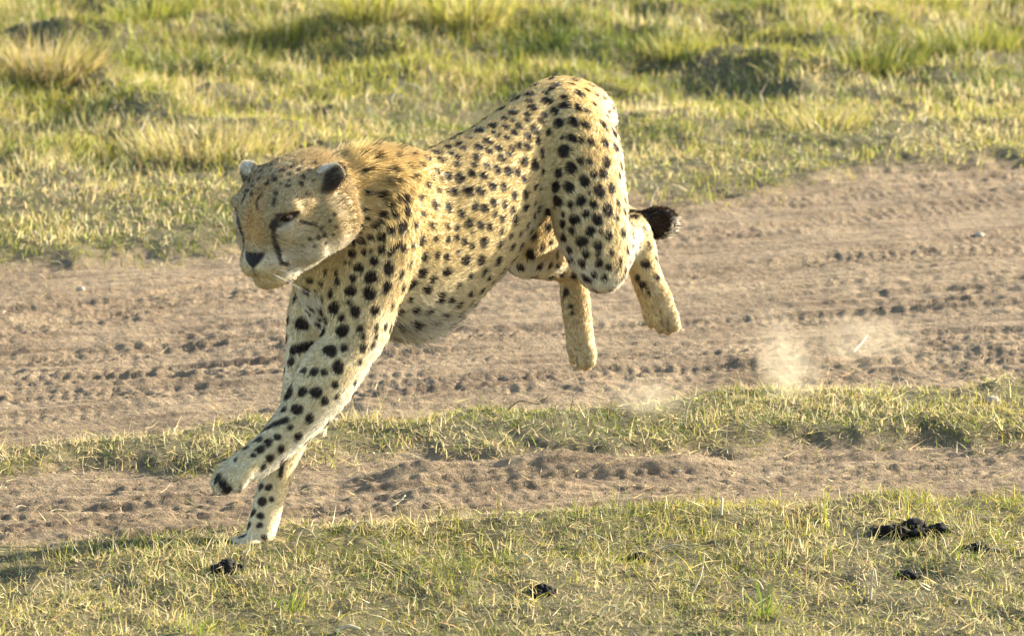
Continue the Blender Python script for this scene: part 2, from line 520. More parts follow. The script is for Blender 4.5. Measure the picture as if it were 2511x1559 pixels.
# elbow point
loft([(925, 760, 11.83, .025, .03), (905, 830, 11.81, .025, .035), (860, 900, 11.78, .02, .02)], k=0.03)
# paws: four toes side by side, each with a knuckle and a tip
def paw(root, knuck, tip, step, r, spread=.55, k=.0065):
    """root, knuckle, tip: (px, py, Y) of the middle; step: metres between toes along the animal's left"""
    A, B, C = P(*root), P(*knuck), P(*tip)
    fwd = (C - A) / np.linalg.norm(C - A)
    for t_, q in enumerate((-1.5, -.5, .5, 1.5)):
        o = LEFT * step * q
        ln_ = -.010 if abs(q) > 1 else 0.0
        pts = np.array([list(A + o * spread) + [r * .95, r * 1.25], list(B + o + fwd * ln_) + [r, r * 1.30], list(C + o * 1.08 + fwd * ln_) + [r * .80, r * .85]])
        loft3(pts, LEFT, k, 4)
    loft3(np.array([list(A * .8 + B * .2) + [step * 1.5, r * 1.2], list(A * .4 + B * .6) + [step * 1.7, r * 1.0]]), LEFT, .010, 1)
paw((612, 1138, 11.662), (572, 1160, 11.648), (545, 1196, 11.640), .0175, .0125)
loft([(775, 1038, 11.74, .010, .012), (788, 1056, 11.745, .009, .010)], k=0.02, n=1)        # carpal pad
# right foreleg, reaching down to the ground
loft([(850, 560, 12.00, .035, .06),
      (815, 660, 11.98, .045, .070),
      (780, 770, 11.95, .046, .062),
      (765, 870, 11.92, .042, .055),
      (745, 970, 11.885, .036, .045),
      (718, 1060, 11.855, .029, .036),
      (690, 1130, 11.83, .026, .030),
      (668, 1200, 11.81, .026, .028),
      (650, 1268, 11.785, .026, .028),
      (634, 1322, 11.765, .028, .025)], k=0.024)
# chest between the forelegs
loft([(790, 600, 11.83, .05, .07), (800, 690, 11.86, .06, .06), (850, 760, 11.90, .05, .05)], k=0.04)
# right fore paw on the ground
paw((624, 1332, 11.760), (578, 1352, 11.735), (545, 1374, 11.718), .0165, .0130)
# left haunch and hind leg, folded under the rump
loft([(1402, 275, 12.25, .048, .072),
      (1425, 350, 12.21, .058, .088),
      (1434, 450, 12.175, .062, .088),
      (1450, 545, 12.15, .060, .080),
      (1466, 615, 12.135, .052, .066),
      (1478, 660, 12.13, .042, .046)], k=0.014)
loft([(1476, 652, 12.14, .040, .044),
      (1490, 630, 12.20, .042, .050),
      (1520, 598, 12.27, .034, .040),
      (1556, 572, 12.335, .024, .028)], k=0.016)
loft([(1552, 552, 12.345, .020, .022),
      (1570, 600, 12.335, .025, .029),
      (1580, 660, 12.315, .026, .030),
      (1600, 715, 12.300, .029, .029),
      (1612, 742, 12.290, .032, .026)], k=0.018)
paw((1612, 742, 12.290), (1622, 778, 12.268), (1630, 806, 12.256), .0180, .0125)
# right hind leg under the belly
loft([(1360, 340, 12.38, .050, .075),
      (1345, 440, 12.34, .056, .090),
      (1315, 540, 12.28, .052, .080),
      (1290, 620, 12.235, .040, .045)], k=0.022)
loft([(1288, 630, 12.235, .034, .036),
      (1330, 632, 12.29, .036, .040),
      (1375, 650, 12.34, .028, .030),
      (1408, 668, 12.365, .022, .024)], k=0.016)
loft([(1404, 668, 12.365, .022, .024),
      (1410, 730, 12.355, .026, .027),
      (1418, 795, 12.342, .025, .026),
      (1424, 840, 12.330, .027, .024)], k=0.016)
paw((1422, 838, 12.332), (1428, 868, 12.312), (1430, 896, 12.300), .0135, .0110)
# tail: leaves the rump behind the haunch and swings out to the right
loft([(1425, 300, 12.36, .030, .034),
      (1455, 345, 12.46, .024, .026),
      (1480, 430, 12.56, .021, .021),
      (1510, 510, 12.60, .022, .022),
      (1560, 543, 12.56, .020, .020),
      (1602, 546, 12.50, .027, .027),
      (1628, 546, 12.46, .026, .026)], side=(0, 0, 1), k=0.018)

# ---- head, in its own frame: f to the nose, l to the animal's left, u up
HYAW, HPIT = math.radians(30), math.radians(9)
HF = np.array((-math.sin(HYAW) * math.cos(HPIT), -math.cos(HYAW) * math.cos(HPIT), -math.sin(HPIT)))
HL = np.array((math.cos(HYAW), -math.sin(HYAW), 0.0))
HU = np.cross(HF, HL)
HC = P(709, 508, 11.70)
def H(f, l, u):
    return HC + HF * f + HL * l + HU * u
def hloft(st, k=0.02, n=4, side=None, carve=False):
    loft3(np.array([list(H(*s[:3])) + [s[3], s[4]] for s in st]), HL if side is None else side, k, n, carve, flow=False)
hloft([(-.085, 0, -.015, .070, .070), (-.03, 0, .005, .086, .080), (.03, 0, .008, .080, .072), (.070, 0, .002, .066, .054)], k=0.03)
hloft([(.05, 0, -.045, .058, .046), (.085, 0, -.062, .045, .038), (.106, 0, -.070, .036, .030)], k=0.022)          # muzzle
hloft([(.060, 0, .026, .030, .024), (.090, 0, -.010, .025, .022), (.113, 0, -.046, .021, .017)], k=0.016)             # bridge of the nose
for s in (1, -1):
    hloft([(.022, s * .050, -.048, .046, .044), (-.018, s * .068, -.032, .038, .052)], k=0.03, n=1)                    # cheek and ruff
    hloft([(-.010, s * .080, -.022, .032, .046), (-.036, s * .094, -.014, .022, .042)], k=0.02, n=1)
    hloft([(.102, s * .020, -.074, .024, .022), (.116, s * .016, -.077, .017, .017)], k=0.010, n=1)                   # whisker pads
    hloft([(.086, s * .030, .026, .012, .011), (.078, s * .060, .028, .012, .010)], k=0.014, n=1)                     # brow
hloft([(.065, 0, -.100, .036, .022), (.098, 0, -.105, .023, .017)], k=0.012, n=1)                                   # chin
hloft([(.0, 0, -.088, .054, .030), (.070, 0, -.098, .034, .022)], k=0.025, n=1)
hloft([(.118, 0, -.054, .018, .011), (.124, 0, -.059, .014, .009)], k=0.006, n=1)                                    # nose pad
# mouth line
for s in (1, -1):
    hloft([(.122, s * .004, -.092, .003, .003), (.112, s * .022, -.095, .003, .003), (.085, s * .044, -.090, .003, .003)], k=0.006, carve=True)
    hloft([(.096, s * .037, .003, .006, .006), (.095, s * .048, .008, .009, .008), (.084, s * .064, .014, .007, .005)], k=0.010, n=2, carve=True)         # eye socket
# ears, laid back and outwards
EAR_L, EAR_R = -HL * .6 + HU * .8, HL * .6 + HU * .8
hloft([(.004, .060, .046, .026, .014), (-.012, .082, .058, .026, .010), (-.026, .099, .068, .016, .008)], side=EAR_L, k=0.012)
hloft([(.004, -.060, .046, .026, .014), (-.006, -.080, .056, .024, .010), (-.012, -.096, .064, .014, .008)], side=EAR_R, k=0.012)

def sdf_grid():
    lo = np.min([np.min(c[:, :3] - np.max(c[:, 3:], axis=1)[:, None], axis=0) for c, s, k, cv in LOFTS], axis=0) - 0.03
    hi = np.max([np.max(c[:, :3] + np.max(c[:, 3:], axis=1)[:, None], axis=0) for c, s, k, cv in LOFTS], axis=0) + 0.03
    dims = np.ceil((hi - lo) / VOX).astype(int) + 1
    D = np.full(dims, 0.5, np.float32)
    ax = [lo[i] + VOX * np.arange(dims[i]) for i in range(3)]
    for c, side, k, carve in LOFTS:
        pad = k + 2.5 * VOX
        r = np.max(c[:, 3:], axis=1)
        blo = np.maximum(np.floor((np.min(c[:, :3] - r[:, None], axis=0) - pad - lo) / VOX).astype(int), 0)
        bhi = np.minimum(np.ceil((np.max(c[:, :3] + r[:, None], axis=0) + pad - lo) / VOX).astype(int) + 1, dims)
        F = np.full(bhi - blo, 0.5, np.float32)
        for i in range(len(c) - 1):
            p, q = c[i, :3], c[i + 1, :3]
            rr = max(r[i], r[i + 1]) + pad
            slo = np.maximum(np.floor((np.minimum(p, q) - rr - lo) / VOX).astype(int), blo)
            shi = np.minimum(np.ceil((np.maximum(p, q) + rr - lo) / VOX).astype(int) + 1, bhi)
            if np.any(shi <= slo):
                continue
            X = (ax[0][slo[0]:shi[0]] - p[0]).astype(np.float32)[:, None, None]
            Y = (ax[1][slo[1]:shi[1]] - p[1]).astype(np.float32)[None, :, None]
            Z = (ax[2][slo[2]:shi[2]] - p[2]).astype(np.float32)[None, None, :]
            d = q - p
            ln = np.linalg.norm(d)
            t_ = d / ln
            s_ = side - t_ * np.dot(side, t_)
            s_ = s_ / np.linalg.norm(s_)
            u_ = np.cross(t_, s_)
            w = X * t_[0] + Y * t_[1] + Z * t_[2]
            t = np.clip(w / ln, 0, 1)
            w = w - t * ln
            a = c[i, 3] + (c[i + 1, 3] - c[i, 3]) * t
            b = c[i, 4] + (c[i + 1, 4] - c[i, 4]) * t
            m = np.minimum(a, b)
            sa = (X * s_[0] + Y * s_[1] + Z * s_[2]) / a
            sb = (X * u_[0] + Y * u_[1] + Z * u_[2]) / b
            w = w / m
            k0 = np.sqrt(sa * sa + sb * sb + w * w)
            k1 = np.sqrt((sa / a) ** 2 + (sb / b) ** 2 + (w / m) ** 2) + 1e-6
            dist = np.where(k0 < 0.3, (k0 - 1) * m, k0 * (k0 - 1) / k1)
            sl = tuple(slice(slo[j] - blo[j], shi[j] - blo[j]) for j in range(3))
            F[sl] = np.minimum(F[sl], dist)
        sl = tuple(slice(blo[j], bhi[j]) for j in range(3))
        A = D[sl]
        if carve:
            h = np.clip(0.5 - 0.5 * (A + F) / k, 0, 1)
            D[sl] = A * (1 - h) + (-F) * h + k * h * (1 - h)
        else:
            h = np.clip(0.5 + 0.5 * (A - F) / k, 0, 1)
            D[sl] = A * (1 - h) + F * h - k * h * (1 - h)
    return D, lo

def surface_nets(D, lo):
    n = np.array(D.shape)
    S = D < 0
    cells = np.zeros(n - 1, bool)
    first = S[:-1, :-1, :-1]
    for dx in (0, 1):
        for dy in (0, 1):
            for dz in (0, 1):
                cells |= S[dx:n[0] - 1 + dx, dy:n[1] - 1 + dy, dz:n[2] - 1 + dz] != first
    ci = np.argwhere(cells)
    idx = np.full(n - 1, -1, np.int32)
    idx[tuple(ci.T)] = np.arange(len(ci))
    acc = np.zeros((len(ci), 3)); cnt = np.zeros(len(ci))
    corners = [(x, y, z) for x in (0, 1) for y in (0, 1) for z in (0, 1)]
    val = {c: D[ci[:, 0] + c[0], ci[:, 1] + c[1], ci[:, 2] + c[2]] for c in corners}
    for a in corners:
        for axis in range(3):
            if a[axis]:
                continue
            b = list(a); b[axis] = 1; b = tuple(b)
            va, vb = val[a], val[b]
            m = (va < 0) != (vb < 0)
            t = np.where(m, va / np.where(m, va - vb, 1), 0)
            p = np.repeat(np.array(a, float)[None], len(ci), 0)
            p[:, axis] += t
            acc[m] += p[m]; cnt[m] += 1
    verts = lo + VOX * (ci + acc / cnt[:, None])
    quads = []
    for axis in range(3):
        o1, o2 = [(1, 2), (2, 0), (0, 1)][axis]
        sl_a = [slice(1, -1)] * 3; sl_b = [slice(1, -1)] * 3
        sl_a[axis] = slice(0, -1); sl_b[axis] = slice(1, None)
        A, B = S[tuple(sl_a)], S[tuple(sl_b)]
        e = np.argwhere(A != B)
        inside = A[tuple(e.T)]
        base = e + 1
        base[:, axis] -= 1
        def g(d1, d2):
            q = base.copy()
            q[:, o1] -= d1; q[:, o2] -= d2
            return idx[tuple(q.T)]
        q = np.stack([g(1, 1), g(0, 1), g(0, 0), g(1, 0)], 1)
        q[~inside] = q[~inside][:, ::-1]
        quads.append(q)
    quads = np.concatenate(quads)
    return verts, quads[np.all(quads >= 0, axis=1)]

D, glo = sdf_grid()
bv, bq = surface_nets(D, glo)
# keep the largest connected piece, drop anything stray
par = np.arange(len(bv))
for _ in range(400):
    m = np.min(par[bq], axis=1)
    new = par.copy()
    for j in range(4):
        np.minimum.at(new, bq[:, j], m)
    new = new[new]
    if np.array_equal(new, par):
        break
    par = new
big = np.bincount(par).argmax()
keep = par == big
remap = np.cumsum(keep) - 1
bq = remap[bq[keep[bq[:, 0]]]]
bv = bv[keep]
print('cheetah verts', len(bv), 'dropped', int((~keep).sum()))

# smooth a little
def laplace(v, q, it, lam=0.5):
    e = np.concatenate([q[:, [0, 1]], q[:, [1, 2]], q[:, [2, 3]], q[:, [3, 0]]])
    e = np.concatenate([e, e[:, ::-1]])
    deg = np.bincount(e[:, 0], minlength=len(v))[:, None]
    for _ in range(it):
        s = np.stack([np.bincount(e[:, 0], weights=v[e[:, 1], j], minlength=len(v)) for j in range(3)], 1)
        v = v + lam * (s / np.maximum(deg, 1) - v)
    return v
bv = laplace(bv, bq, 2, 0.4)
fn = np.cross(bv[bq[:, 2]] - bv[bq[:, 0]], bv[bq[:, 3]] - bv[bq[:, 1]])
bn = np.zeros_like(bv)
for j in range(4):
    for i in range(3):
        bn[:, i] += np.bincount(bq[:, j], weights=fn[:, i], minlength=len(bv))
bn /= np.linalg.norm(bn, axis=1)[:, None] + 1e-12
# ---- where the coat markings sit: pixels on the photograph, dropped onto the body
bvh = BVHTree.FromPolygons([tuple(v) for v in bv], [tuple(q) for q in bq.tolist()])
def hit(px, py):
    d = P(px, py, 12.0) - np.array((0, 0, CAM_H))
    d = Vector(d).normalized()
    h = bvh.ray_cast(Vector((0, 0, CAM_H)), d)
    return h[0]
SPOTS = []     # xyz, radius (m)
def spots(ox, oy, s, data, mul=1.0):
    for x, y, r in data:
        h = hit(ox + x / s, oy + y / s)
        if h is not None:
            SPOTS.append((h.x, h.y, h.z, r / s / 1340.0 * mul))
def stroke(ox, oy, s, pts, w):
    """a streak: overlapping small spots along a line"""
    prev = None
    for x, y in pts:
        q = np.array((ox + x / s, oy + y / s))
        if prev is not None:
            nst = max(2, int(np.linalg.norm(q - prev) / (w / s * 0.5)))
            for t in np.linspace(0, 1, nst):
                h = hit(*(prev + (q - prev) * t))
                if h is not None:
                    STROKES.append((h.x, h.y, h.z, w / s / 1340.0))
        prev = q
STROKES = []
Z3 = (940, 160, 3.024)
spots(*Z3, [(1270,145,40),(1240,180,32),(1200,210,30),(1070,225,35),(970,258,40),(1205,268,40),(1075,272,35),(1330,240,35),(1330,300,45),(1430,305,40),(1500,330,30),(1265,345,45),(1190,370,35),(1400,420,48),(1490,430,38),(1295,435,42),(1100,320,45),(950,358,35),(1065,370,35),(860,335,35),(1060,415,35),(1170,420,35),(890,400,40),(950,415,30),(1000,460,32),(1120,485,40),(1220,500,25),(800,455,40),(900,465,35),(700,490,40),(810,500,30),(965,505,35),(1070,530,32),(1145,565,32),(1390,540,48),(1465,555,35),(1535,560,32),(1645,570,35),(1325,540,25),(910,545,32),(765,572,35),(850,525,30),(640,545,40),(600,540,30),(1335,640,48),(700,610,40),(850,620,32),(950,620,30),(1000,600,28),(1065,610,35),(780,640,32),(550,590,35),(470,610,35),(590,620,30),(380,650,40),(540,685,35),(685,685,38),(930,665,32),(875,695,35),(1175,660,35),(1040,720,35),(1125,745,40),(1460,705,38),(1525,710,35),(1655,710,38),(1385,760,50),(420,705,30),(540,735,35),(670,740,32),(770,750,32),(840,780,38),(920,790,38),(990,800,35),(1040,850,32),(320,690,35),(500,655,35),(400,790,30),(475,825,32),(560,840,38),(650,810,32),(735,825,30),(1295,805,35),(1490,855,40),(1560,805,28),(1630,795,38),(1275,910,35),(1370,900,38),(805,900,35),(890,910,32),(520,940,40),(625,940,40),(715,940,35),(470,935,22),(1600,925,58),(1690,905,38),(1050,965,35),(970,970,32),(1285,1010,38),(1465,1000,48),(1530,940,18),(1555,1025,38),(1385,1030,32),(380,1035,35),(480,1055,35),(680,1055,28),(745,1065,32),(815,1025,30),(895,1040,28),(955,1080,28),(1050,1065,28),(570,1105,30),(1665,1065,45),(1220,1090,38),(1500,1100,30),(1415,1140,42),(1585,1140,45),(820,1115,22),(880,1145,28),(975,1155,38),(630,1175,35),(720,1190,32),(785,1205,28),(1065,1200,25),(1225,1190,32),(1325,1175,30),(470,1190,22),(540,1210,22),(1330,1105,20),(1535,1225,38),(1395,1220,28),(870,1245,25),(655,1240,15),(280,1300,35),(480,1295,25),(545,1285,25),(600,1310,28),(740,1320,35),(860,1335,30),(655,1345,25),(1330,1275,32),(1470,1305,45),(1590,1335,38),(1670,1260,32),(1615,1230,20),(1375,1365,28),(1500,1400,38),(465,1420,25),(390,1410,25),(550,1390,20),(605,1450,38),(720,1450,38),(845,1460,35),(1470,1465,40),(1600,1465,38),(1590,1405,22),(1395,1435,25),(85,965,28),(165,975,35),(35,1020,28),(85,1095,28),(175,1070,32),(55,1215,32),(140,1190,40),(325,885,28),(180,755,28),(215,815,32),(35,785,28),(90,850,22),(300,1420,30)], 1.22)
Z1 = (540, 340, 3.78)
spots(*Z1, [(830,160,25),(990,150,35),(1095,200,30),(1270,315,25),(1355,300,25),(1540,300,40),(1740,265,35),(1780,330,40),(1600,185,35),(1410,190,40),(1290,180,30),(1520,400,25),(1620,385,30),(1235,445,30),(1345,500,30),(1475,525,35),(1620,530,35),(1720,535,45),(1555,595,32),(1330,655,22),(1500,690,38),(1615,690,32),(1735,655,38),(1365,740,22),(1580,840,38),(1495,900,40),(1385,910,35),(1305,945,38),(1215,960,35),(1495,1020,35),(1700,1000,35),(1220,1060,35),(1330,1045,38),(1395,1040,28),(1430,1130,38),(1160,1140,30),(1200,1150,30),(1285,1195,48),(1565,1195,55),(1075,1240,32),(1400,1275,52),(1230,1290,32),(1085,1320,40),(1550,1365,45),(1210,1405,45),(1385,1430,55),(1025,1430,35),(790,1405,38),(830,1310,30),(630,1330,35),(695,1470,28),(935,1340,25),(885,1415,18),(945,1475,25),(1785,985,25),(1865,945,40),(1890,1085,40),(2000,1090,30),(1870,1245,40),(1960,1305,38),(1770,1350,48),(1910,1400,45),(2035,1475,45),(1985,610,38),(1920,425,35),(2045,385,25),(2015,300,40),(2045,205,35),(2110,350,30)], 1.28)
stroke(*Z1, [(1415,810),(1480,765)], 30)
stroke(*Z1, [(1250,860),(1305,805)], 28)
stroke(*Z1, [(1670,860),(1690,810),(1715,770)], 28)
stroke(*Z1, [(1575,1060),(1620,1010),(1665,970)], 32)
# face
FACE = []
def fspots(data):
    for x, y, r in data:
        h = hit(540 + x / 3.78, 340 + y / 3.78)
        if h is not None:
            FACE.append((h.x, h.y, h.z, r / 3.78 / 1340.0))
fspots([(480,345,20),(560,350,18),(600,260,20),(360,470,18),(350,380,22),(260,400,20),(820,300,18),(680,330,16),(560,420,16),(540,310,15),(465,300,17),(640,330,28),(580,300,25),(650,270,28),(750,215,25),(720,290,25),(640,390,20),(620,440,25),(750,420,32),(770,360,28),(500,380,34),(430,420,30),(300,440,24),(230,490,22),(290,520,22),(515,510,26),(800,510,16),(860,240,32),(935,835,26),(1015,765,20),(1060,705,22),(1070,820,18),(830,930,22),(910,915,26),(965,895,26),(1045,890,18),(975,975,20),(870,1000,16),(760,990,10),(560,300,20),(690,250,20),(900,330,16),(860,390,14)])
def fstroke(pts, w):
    n0 = len(STROKES)
    stroke(540, 340, 3.78, pts, w)
    FACE.extend(STROKES[n0:])
    del STROKES[n0:]
fstroke([(745,770),(830,790),(880,800)], 17)
fstroke([(345,660),(335,590),(390,500)], 10)
fstroke([(490,620),(500,560)], 18)
fstroke([(520,780),(495,830),(490,900),(503,970),(522,1020)], 22)
fstroke([(515,990),(535,1050),(545,1090)], 29)
fstroke([(545,1090),(565,1150)], 22)
fstroke([(560,1150),(625,1165)], 22)
fstroke([(535,770),(570,745),(630,722),(695,706)], 22)
fstroke([(515,800),(520,740),(545,715)], 20)
fstroke([(520,705),(600,697),(690,700)], 13)
Z2 = (480, 680, 2.043)
spots(*Z2, [(495,100,18),(675,75,20),(630,100,15),(960,40,22),(1080,35,25),(1155,60,25),(575,155,18),(690,150,30),(770,125,16),(800,168,30),(730,200,18),(900,160,24),(530,230,32),(640,270,25),(735,265,30),(825,255,25),(905,245,18),(840,295,20),(905,290,18),(675,365,30),(745,350,18),(840,350,25),(890,335,20),(475,420,22),(715,447,30),(595,470,28),(540,465,18),(645,475,24),(825,420,15),(800,525,14),(700,535,18),(465,572,38),(535,570,26),(605,575,32),(648,618,24),(710,595,12),(415,650,22),(440,660,16),(508,660,26),(572,705,22),(475,750,14),(515,795,20),(315,808,20),(365,825,22),(325,860,24),(410,798,18),(430,858,18),(255,850,15),(375,905,20),(290,890,15),(200,910,13),(340,950,16),(365,1050,25),(325,1045,25),(290,1115,18),(332,1120,24),(380,1110,14),(285,1178,24),(323,1192,20),(265,1240,20),(235,1295,18),(320,1240,15),(345,1305,16)], 1.22)
stroke(*Z2, [(620,165),(655,215)], 18)
stroke(*Z2, [(490,362),(540,350),(585,343)], 28)
stroke(*Z2, [(335,765),(390,735),(455,712)], 17)
stroke(*Z2, [(425,990),(435,920)], 14)
Z4 = (1180, 480, 3.287)
spots(*Z4, [(850,475,38),(815,535,40),(950,540,38),(840,665,40),(910,630,25),(990,650,25),(1025,570,30),(1050,450,22),(1275,410,25),(1325,545,36),(400,470,38),(430,650,35),(680,775,30),(720,890,20),(735,940,16),(650,640,25),(1255,660,26),(1300,715,28),(1350,780,16),(1090,170,25),(1020,320,30),(700,510,30)], 1.25)
stroke(*Z4, [(1100,690),(1160,640)], 18)
stroke(*Z4, [(1090,610),(1130,540)], 14)
stroke(*Z4, [(1190,560),(1215,500)], 14)

# neighbouring spots never run into each other
_s = np.array(SPOTS)
_d = np.linalg.norm(_s[:, None, :3] - _s[None, :, :3], axis=2) + np.eye(len(_s)) * 9
_keep = np.ones(len(_s), bool)
for i in range(len(_s)):
    if _keep[i]:
        _keep[(_d[i] < 0.45 * (_s[i, 3] + _s[:, 3])) & (np.arange(len(_s)) > i)] = False
_d[:, ~_keep] = 9
_share = _d * _s[:, 3][:, None] / (_s[:, 3][:, None] + _s[:, 3][None, :])
_s[:, 3] = np.minimum(_s[:, 3], np.min(_share, axis=1) * 0.88)
SPOTS = [tuple(x) for x in _s[_keep]]

# ---- flow of the fur: along trunk, limbs and tail, backwards over the head
f0 = np.array([f[0] for f in FLOW]); f1 = np.array([f[1] for f in FLOW]); fr = np.array([f[2] for f in FLOW])
fdir = f1 - f0
flen = np.linalg.norm(fdir, axis=1)
fdir = fdir / flen[:, None]
flow = np.zeros_like(bv); wsum = np.zeros(len(bv))
for i in range(len(f0)):
    t = np.clip(((bv - f0[i]) @ fdir[i]) / flen[i], 0, 1)
    dd = np.linalg.norm(bv - (f0[i] + t[:, None] * (f1[i] - f0[i])), axis=1) / fr[i]
    w = 1.0 / (0.02 + dd ** 6)
    flow += w[:, None] * fdir[i]; wsum += w
hl = bv - HC
hf, hll, hu = hl @ HF, hl @ HL, hl @ HU
hr = np.sqrt((hf / 1.15) ** 2 + hll ** 2 + hu ** 2)
is_head = smooth01(0.150, 0.115, hr) * (hf > -0.10)
hflow = bv - H(.15, 0, -.02)
hflow /= np.linalg.norm(hflow, axis=1)[:, None]
flow = flow / (np.linalg.norm(flow, axis=1)[:, None] + 1e-9)
flow = flow * (1 - is_head[:, None]) + hflow * is_head[:, None]
flow -= bn * np.sum(flow * bn, axis=1)[:, None]
flow /= np.linalg.norm(flow, axis=1)[:, None] + 1e-9

# ---- the rest of the coat (what the traced marks leave bare, far side included)
sp = np.array(SPOTS)
is_tail = np.zeros(len(bv))
tail_c = LOFTS[[i for i, L in enumerate(LOFTS) if abs(L[1][2] - 1) < 1e-6][0]][0]
tail_d = np.min(np.linalg.norm(bv[:, None, :] - tail_c[None, 8:, :3], axis=2), axis=1)
tail_t = np.argmin(np.linalg.norm(bv[:, None, :] - tail_c[None, :, :3], axis=2), axis=1)
is_tail = tail_d < 0.034
facing = -np.sum(bn * ((bv - np.array((0, 0, CAM_H))) / np.linalg.norm(bv - np.array((0, 0, CAM_H)), axis=1)[:, None]), axis=1)
order = rng.permutation(len(bv))
kd_pts = list(map(tuple, sp[:, :3])); kd_r = list(sp[:, 3])
cell = {}
def ck(p):
    return (int(p[0] // 0.05), int(p[1] // 0.05), int(p[2] // 0.05))
for p, r in zip(kd_pts, kd_r):
    cell.setdefault(ck(p), []).append((p, r))
extra = []
for i in order:
    if is_head[i] > 0.02 or (is_tail[i] and tail_t[i] > .58 * len(tail_c)):
        continue
    p = bv[i]
    if (facing[i] > 0.12 and p[2] < 0.40) or p[2] < 0.10 or (p[0] > 0.05 and p[2] < 0.42) or (hr[i] < 0.17 and bn[i] @ HU < 0):
        continue
    low = p[2] < 0.32
    r = (0.0085 if not low else 0.0075) * (0.75 + 0.5 * rng.random())
    if hf[i] > -0.16 and hr[i] < 0.19:
        r *= 0.75
    gap = 0.012 if facing[i] > 0.1 else 0.0085
    ok = True
    c0 = ck(p)
    for a in (-1, 0, 1):
        for b in (-1, 0, 1):
            for c in (-1, 0, 1):
                for q, qr in cell.get((c0[0] + a, c0[1] + b, c0[2] + c), ()):
                    d2 = (p[0] - q[0]) ** 2 + (p[1] - q[1]) ** 2 + (p[2] - q[2]) ** 2
                    if d2 < (qr + r + gap) ** 2:
                        ok = False
                        break
                if not ok: break
            if not ok: break
        if not ok: break
    if ok:
        cell.setdefault(c0, []).append((tuple(p), r))
        extra.append((p[0], p[1], p[2], r))
print('traced spots', len(sp), 'strokes', len(STROKES), 'face', len(FACE), 'filled', len(extra))

kd = KDTree(len(bv))
for i, v in enumerate(bv):
    kd.insert(v, i)
kd.balance()
def blot(cents, wob=0.16, soft=0.0022, flat=None):
    """0..1 darkness of round marks with slightly ragged edges"""
    out = np.zeros(len(bv))
    for j, (x, y, z, r) in enumerate(cents):
        near = kd.find_range((x, y, z), r * 1.6 + 0.004)
        if not near:
            continue
        ii = np.array([n[1] for n in near])
        d = bv[ii] - (x, y, z)
        ph = j * 1.7
        nn = bn[ii].mean(axis=0)
        fl = flow[ii].mean(axis=0)
        sd = np.cross(nn, fl)
        a, b = d @ fl, d @ sd
        ang = np.arctan2(b, a)
        rr = r * (1 + wob * (0.5 * np.sin(2 * ang + ph) + 0.35 * np.sin(3 * ang + 2.1 * ph)))
        dist = np.linalg.norm(d, axis=1)
        v = smooth01(soft, -soft, dist - rr)
        out[ii] = np.maximum(out[ii], v)
    return out
# ---- coat colours, with some sunlit paling and shade painted in
TAWNY, PALE, WHITE = np.array((.61, .455, .205)), np.array((.61, .50, .295)), np.array((.70, .65, .54))
INK, RUST = np.array((.026, .017, .012)), np.array((.36, .17, .055))
def nz3(v, s, seed):
    return 0.5 * (noise2(v[:, 0] * s + 31, v[:, 2] * s + 7, seed) + noise2(v[:, 1] * s + 11, v[:, 2] * s - v[:, 0] * s, seed + 3))
under = smooth01(0.35, -0.45, bn[:, 2])
leg = smooth01(0.50, 0.36, bv[:, 2]) * (1 - .75 * (bv[:, 0] > 0.05))
tc = LOFTS[0][0]
tt = np.argmin(np.linalg.norm(bv[:, None, :] - tc[None, :, :3], axis=2), axis=1)
trad = np.linalg.norm(bv - tc[tt, :3], axis=1) / tc[tt, 4]
rel_z = (bv[:, 2] - tc[tt, 2]) / tc[tt, 4]
w_pale = np.clip(0.25 * under + 0.42 * leg + 0.55 * smooth01(0.25, -0.7, rel_z), 0, 1)
w_white = np.clip(smooth01(-0.70, -0.98, rel_z) * smooth01(0.0, -0.5, bn[:, 2]) + 0.35 * leg * smooth01(0.2, -0.4, bn @ LEFT) * (bv[:, 0] < 0.0), 0, 1) * (1 - is_head)
w_white = np.maximum(w_white, np.exp(-((bv - P(1010, 790, 11.93)) ** 2).sum(1) / (2 * .06 ** 2)) * smooth01(.2, -.3, bn[:, 2]))
col = TAWNY * (1 - w_pale[:, None]) + PALE * w_pale[:, None]
col = col * (1 - w_white[:, None]) + WHITE * w_white[:, None]
# head: pale muzzle, cheeks and throat, greyer tan forehead
fw = np.clip(smooth01(-0.030, -0.075, hu) + 0.6 * smooth01(0.026, 0.004, np.abs(hu + .014)) * (hf > .02) * smooth01(.026, .036, np.abs(hll)) * smooth01(.085, .06, np.abs(hll)), 0, 1)
hc = np.array((.40, .295, .145)) * (1 - fw[:, None]) + np.array((.58, .51, .385)) * fw[:, None]
orange = smooth01(.026, .008, np.abs(hll)) * smooth01(.05, .08, hf) * smooth01(-.05, -.02, hu) * 0.7
hc = hc * (1 - orange[:, None]) + np.array((.44, .25, .085)) * orange[:, None]
chin = smooth01(-.085, -.098, hu) * smooth01(.0, .04, hf)
hc = hc * (1 - chin[:, None]) + WHITE * chin[:, None]
col = col * (1 - is_head[:, None]) + hc * is_head[:, None]
rear_pale_lit = smooth01(.35, .85, bn @ np.array((.85, .52, 0.05))) * smooth01(.05, .12, bv[:, 0]) * .75 * (1 - .7 * is_tail)  # paler rear fur, plus the sunlit rump highlight painted into the coat
col = col * (1 - rear_pale_lit[:, None]) + WHITE * rear_pale_lit[:, None]
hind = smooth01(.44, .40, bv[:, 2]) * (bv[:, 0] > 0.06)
hind *= 1 - rear_pale_lit
col = col * (1 - hind[:, None]) + np.array((.50, .38, .205)) * hind[:, None]  # tan lower hind legs, their shaded side partly painted in; lit edge left pale
col *= (0.80 + 0.24 * nz3(bv, 26, 4) + 0.16 * nz3(bv, 140, 9))[:, None]
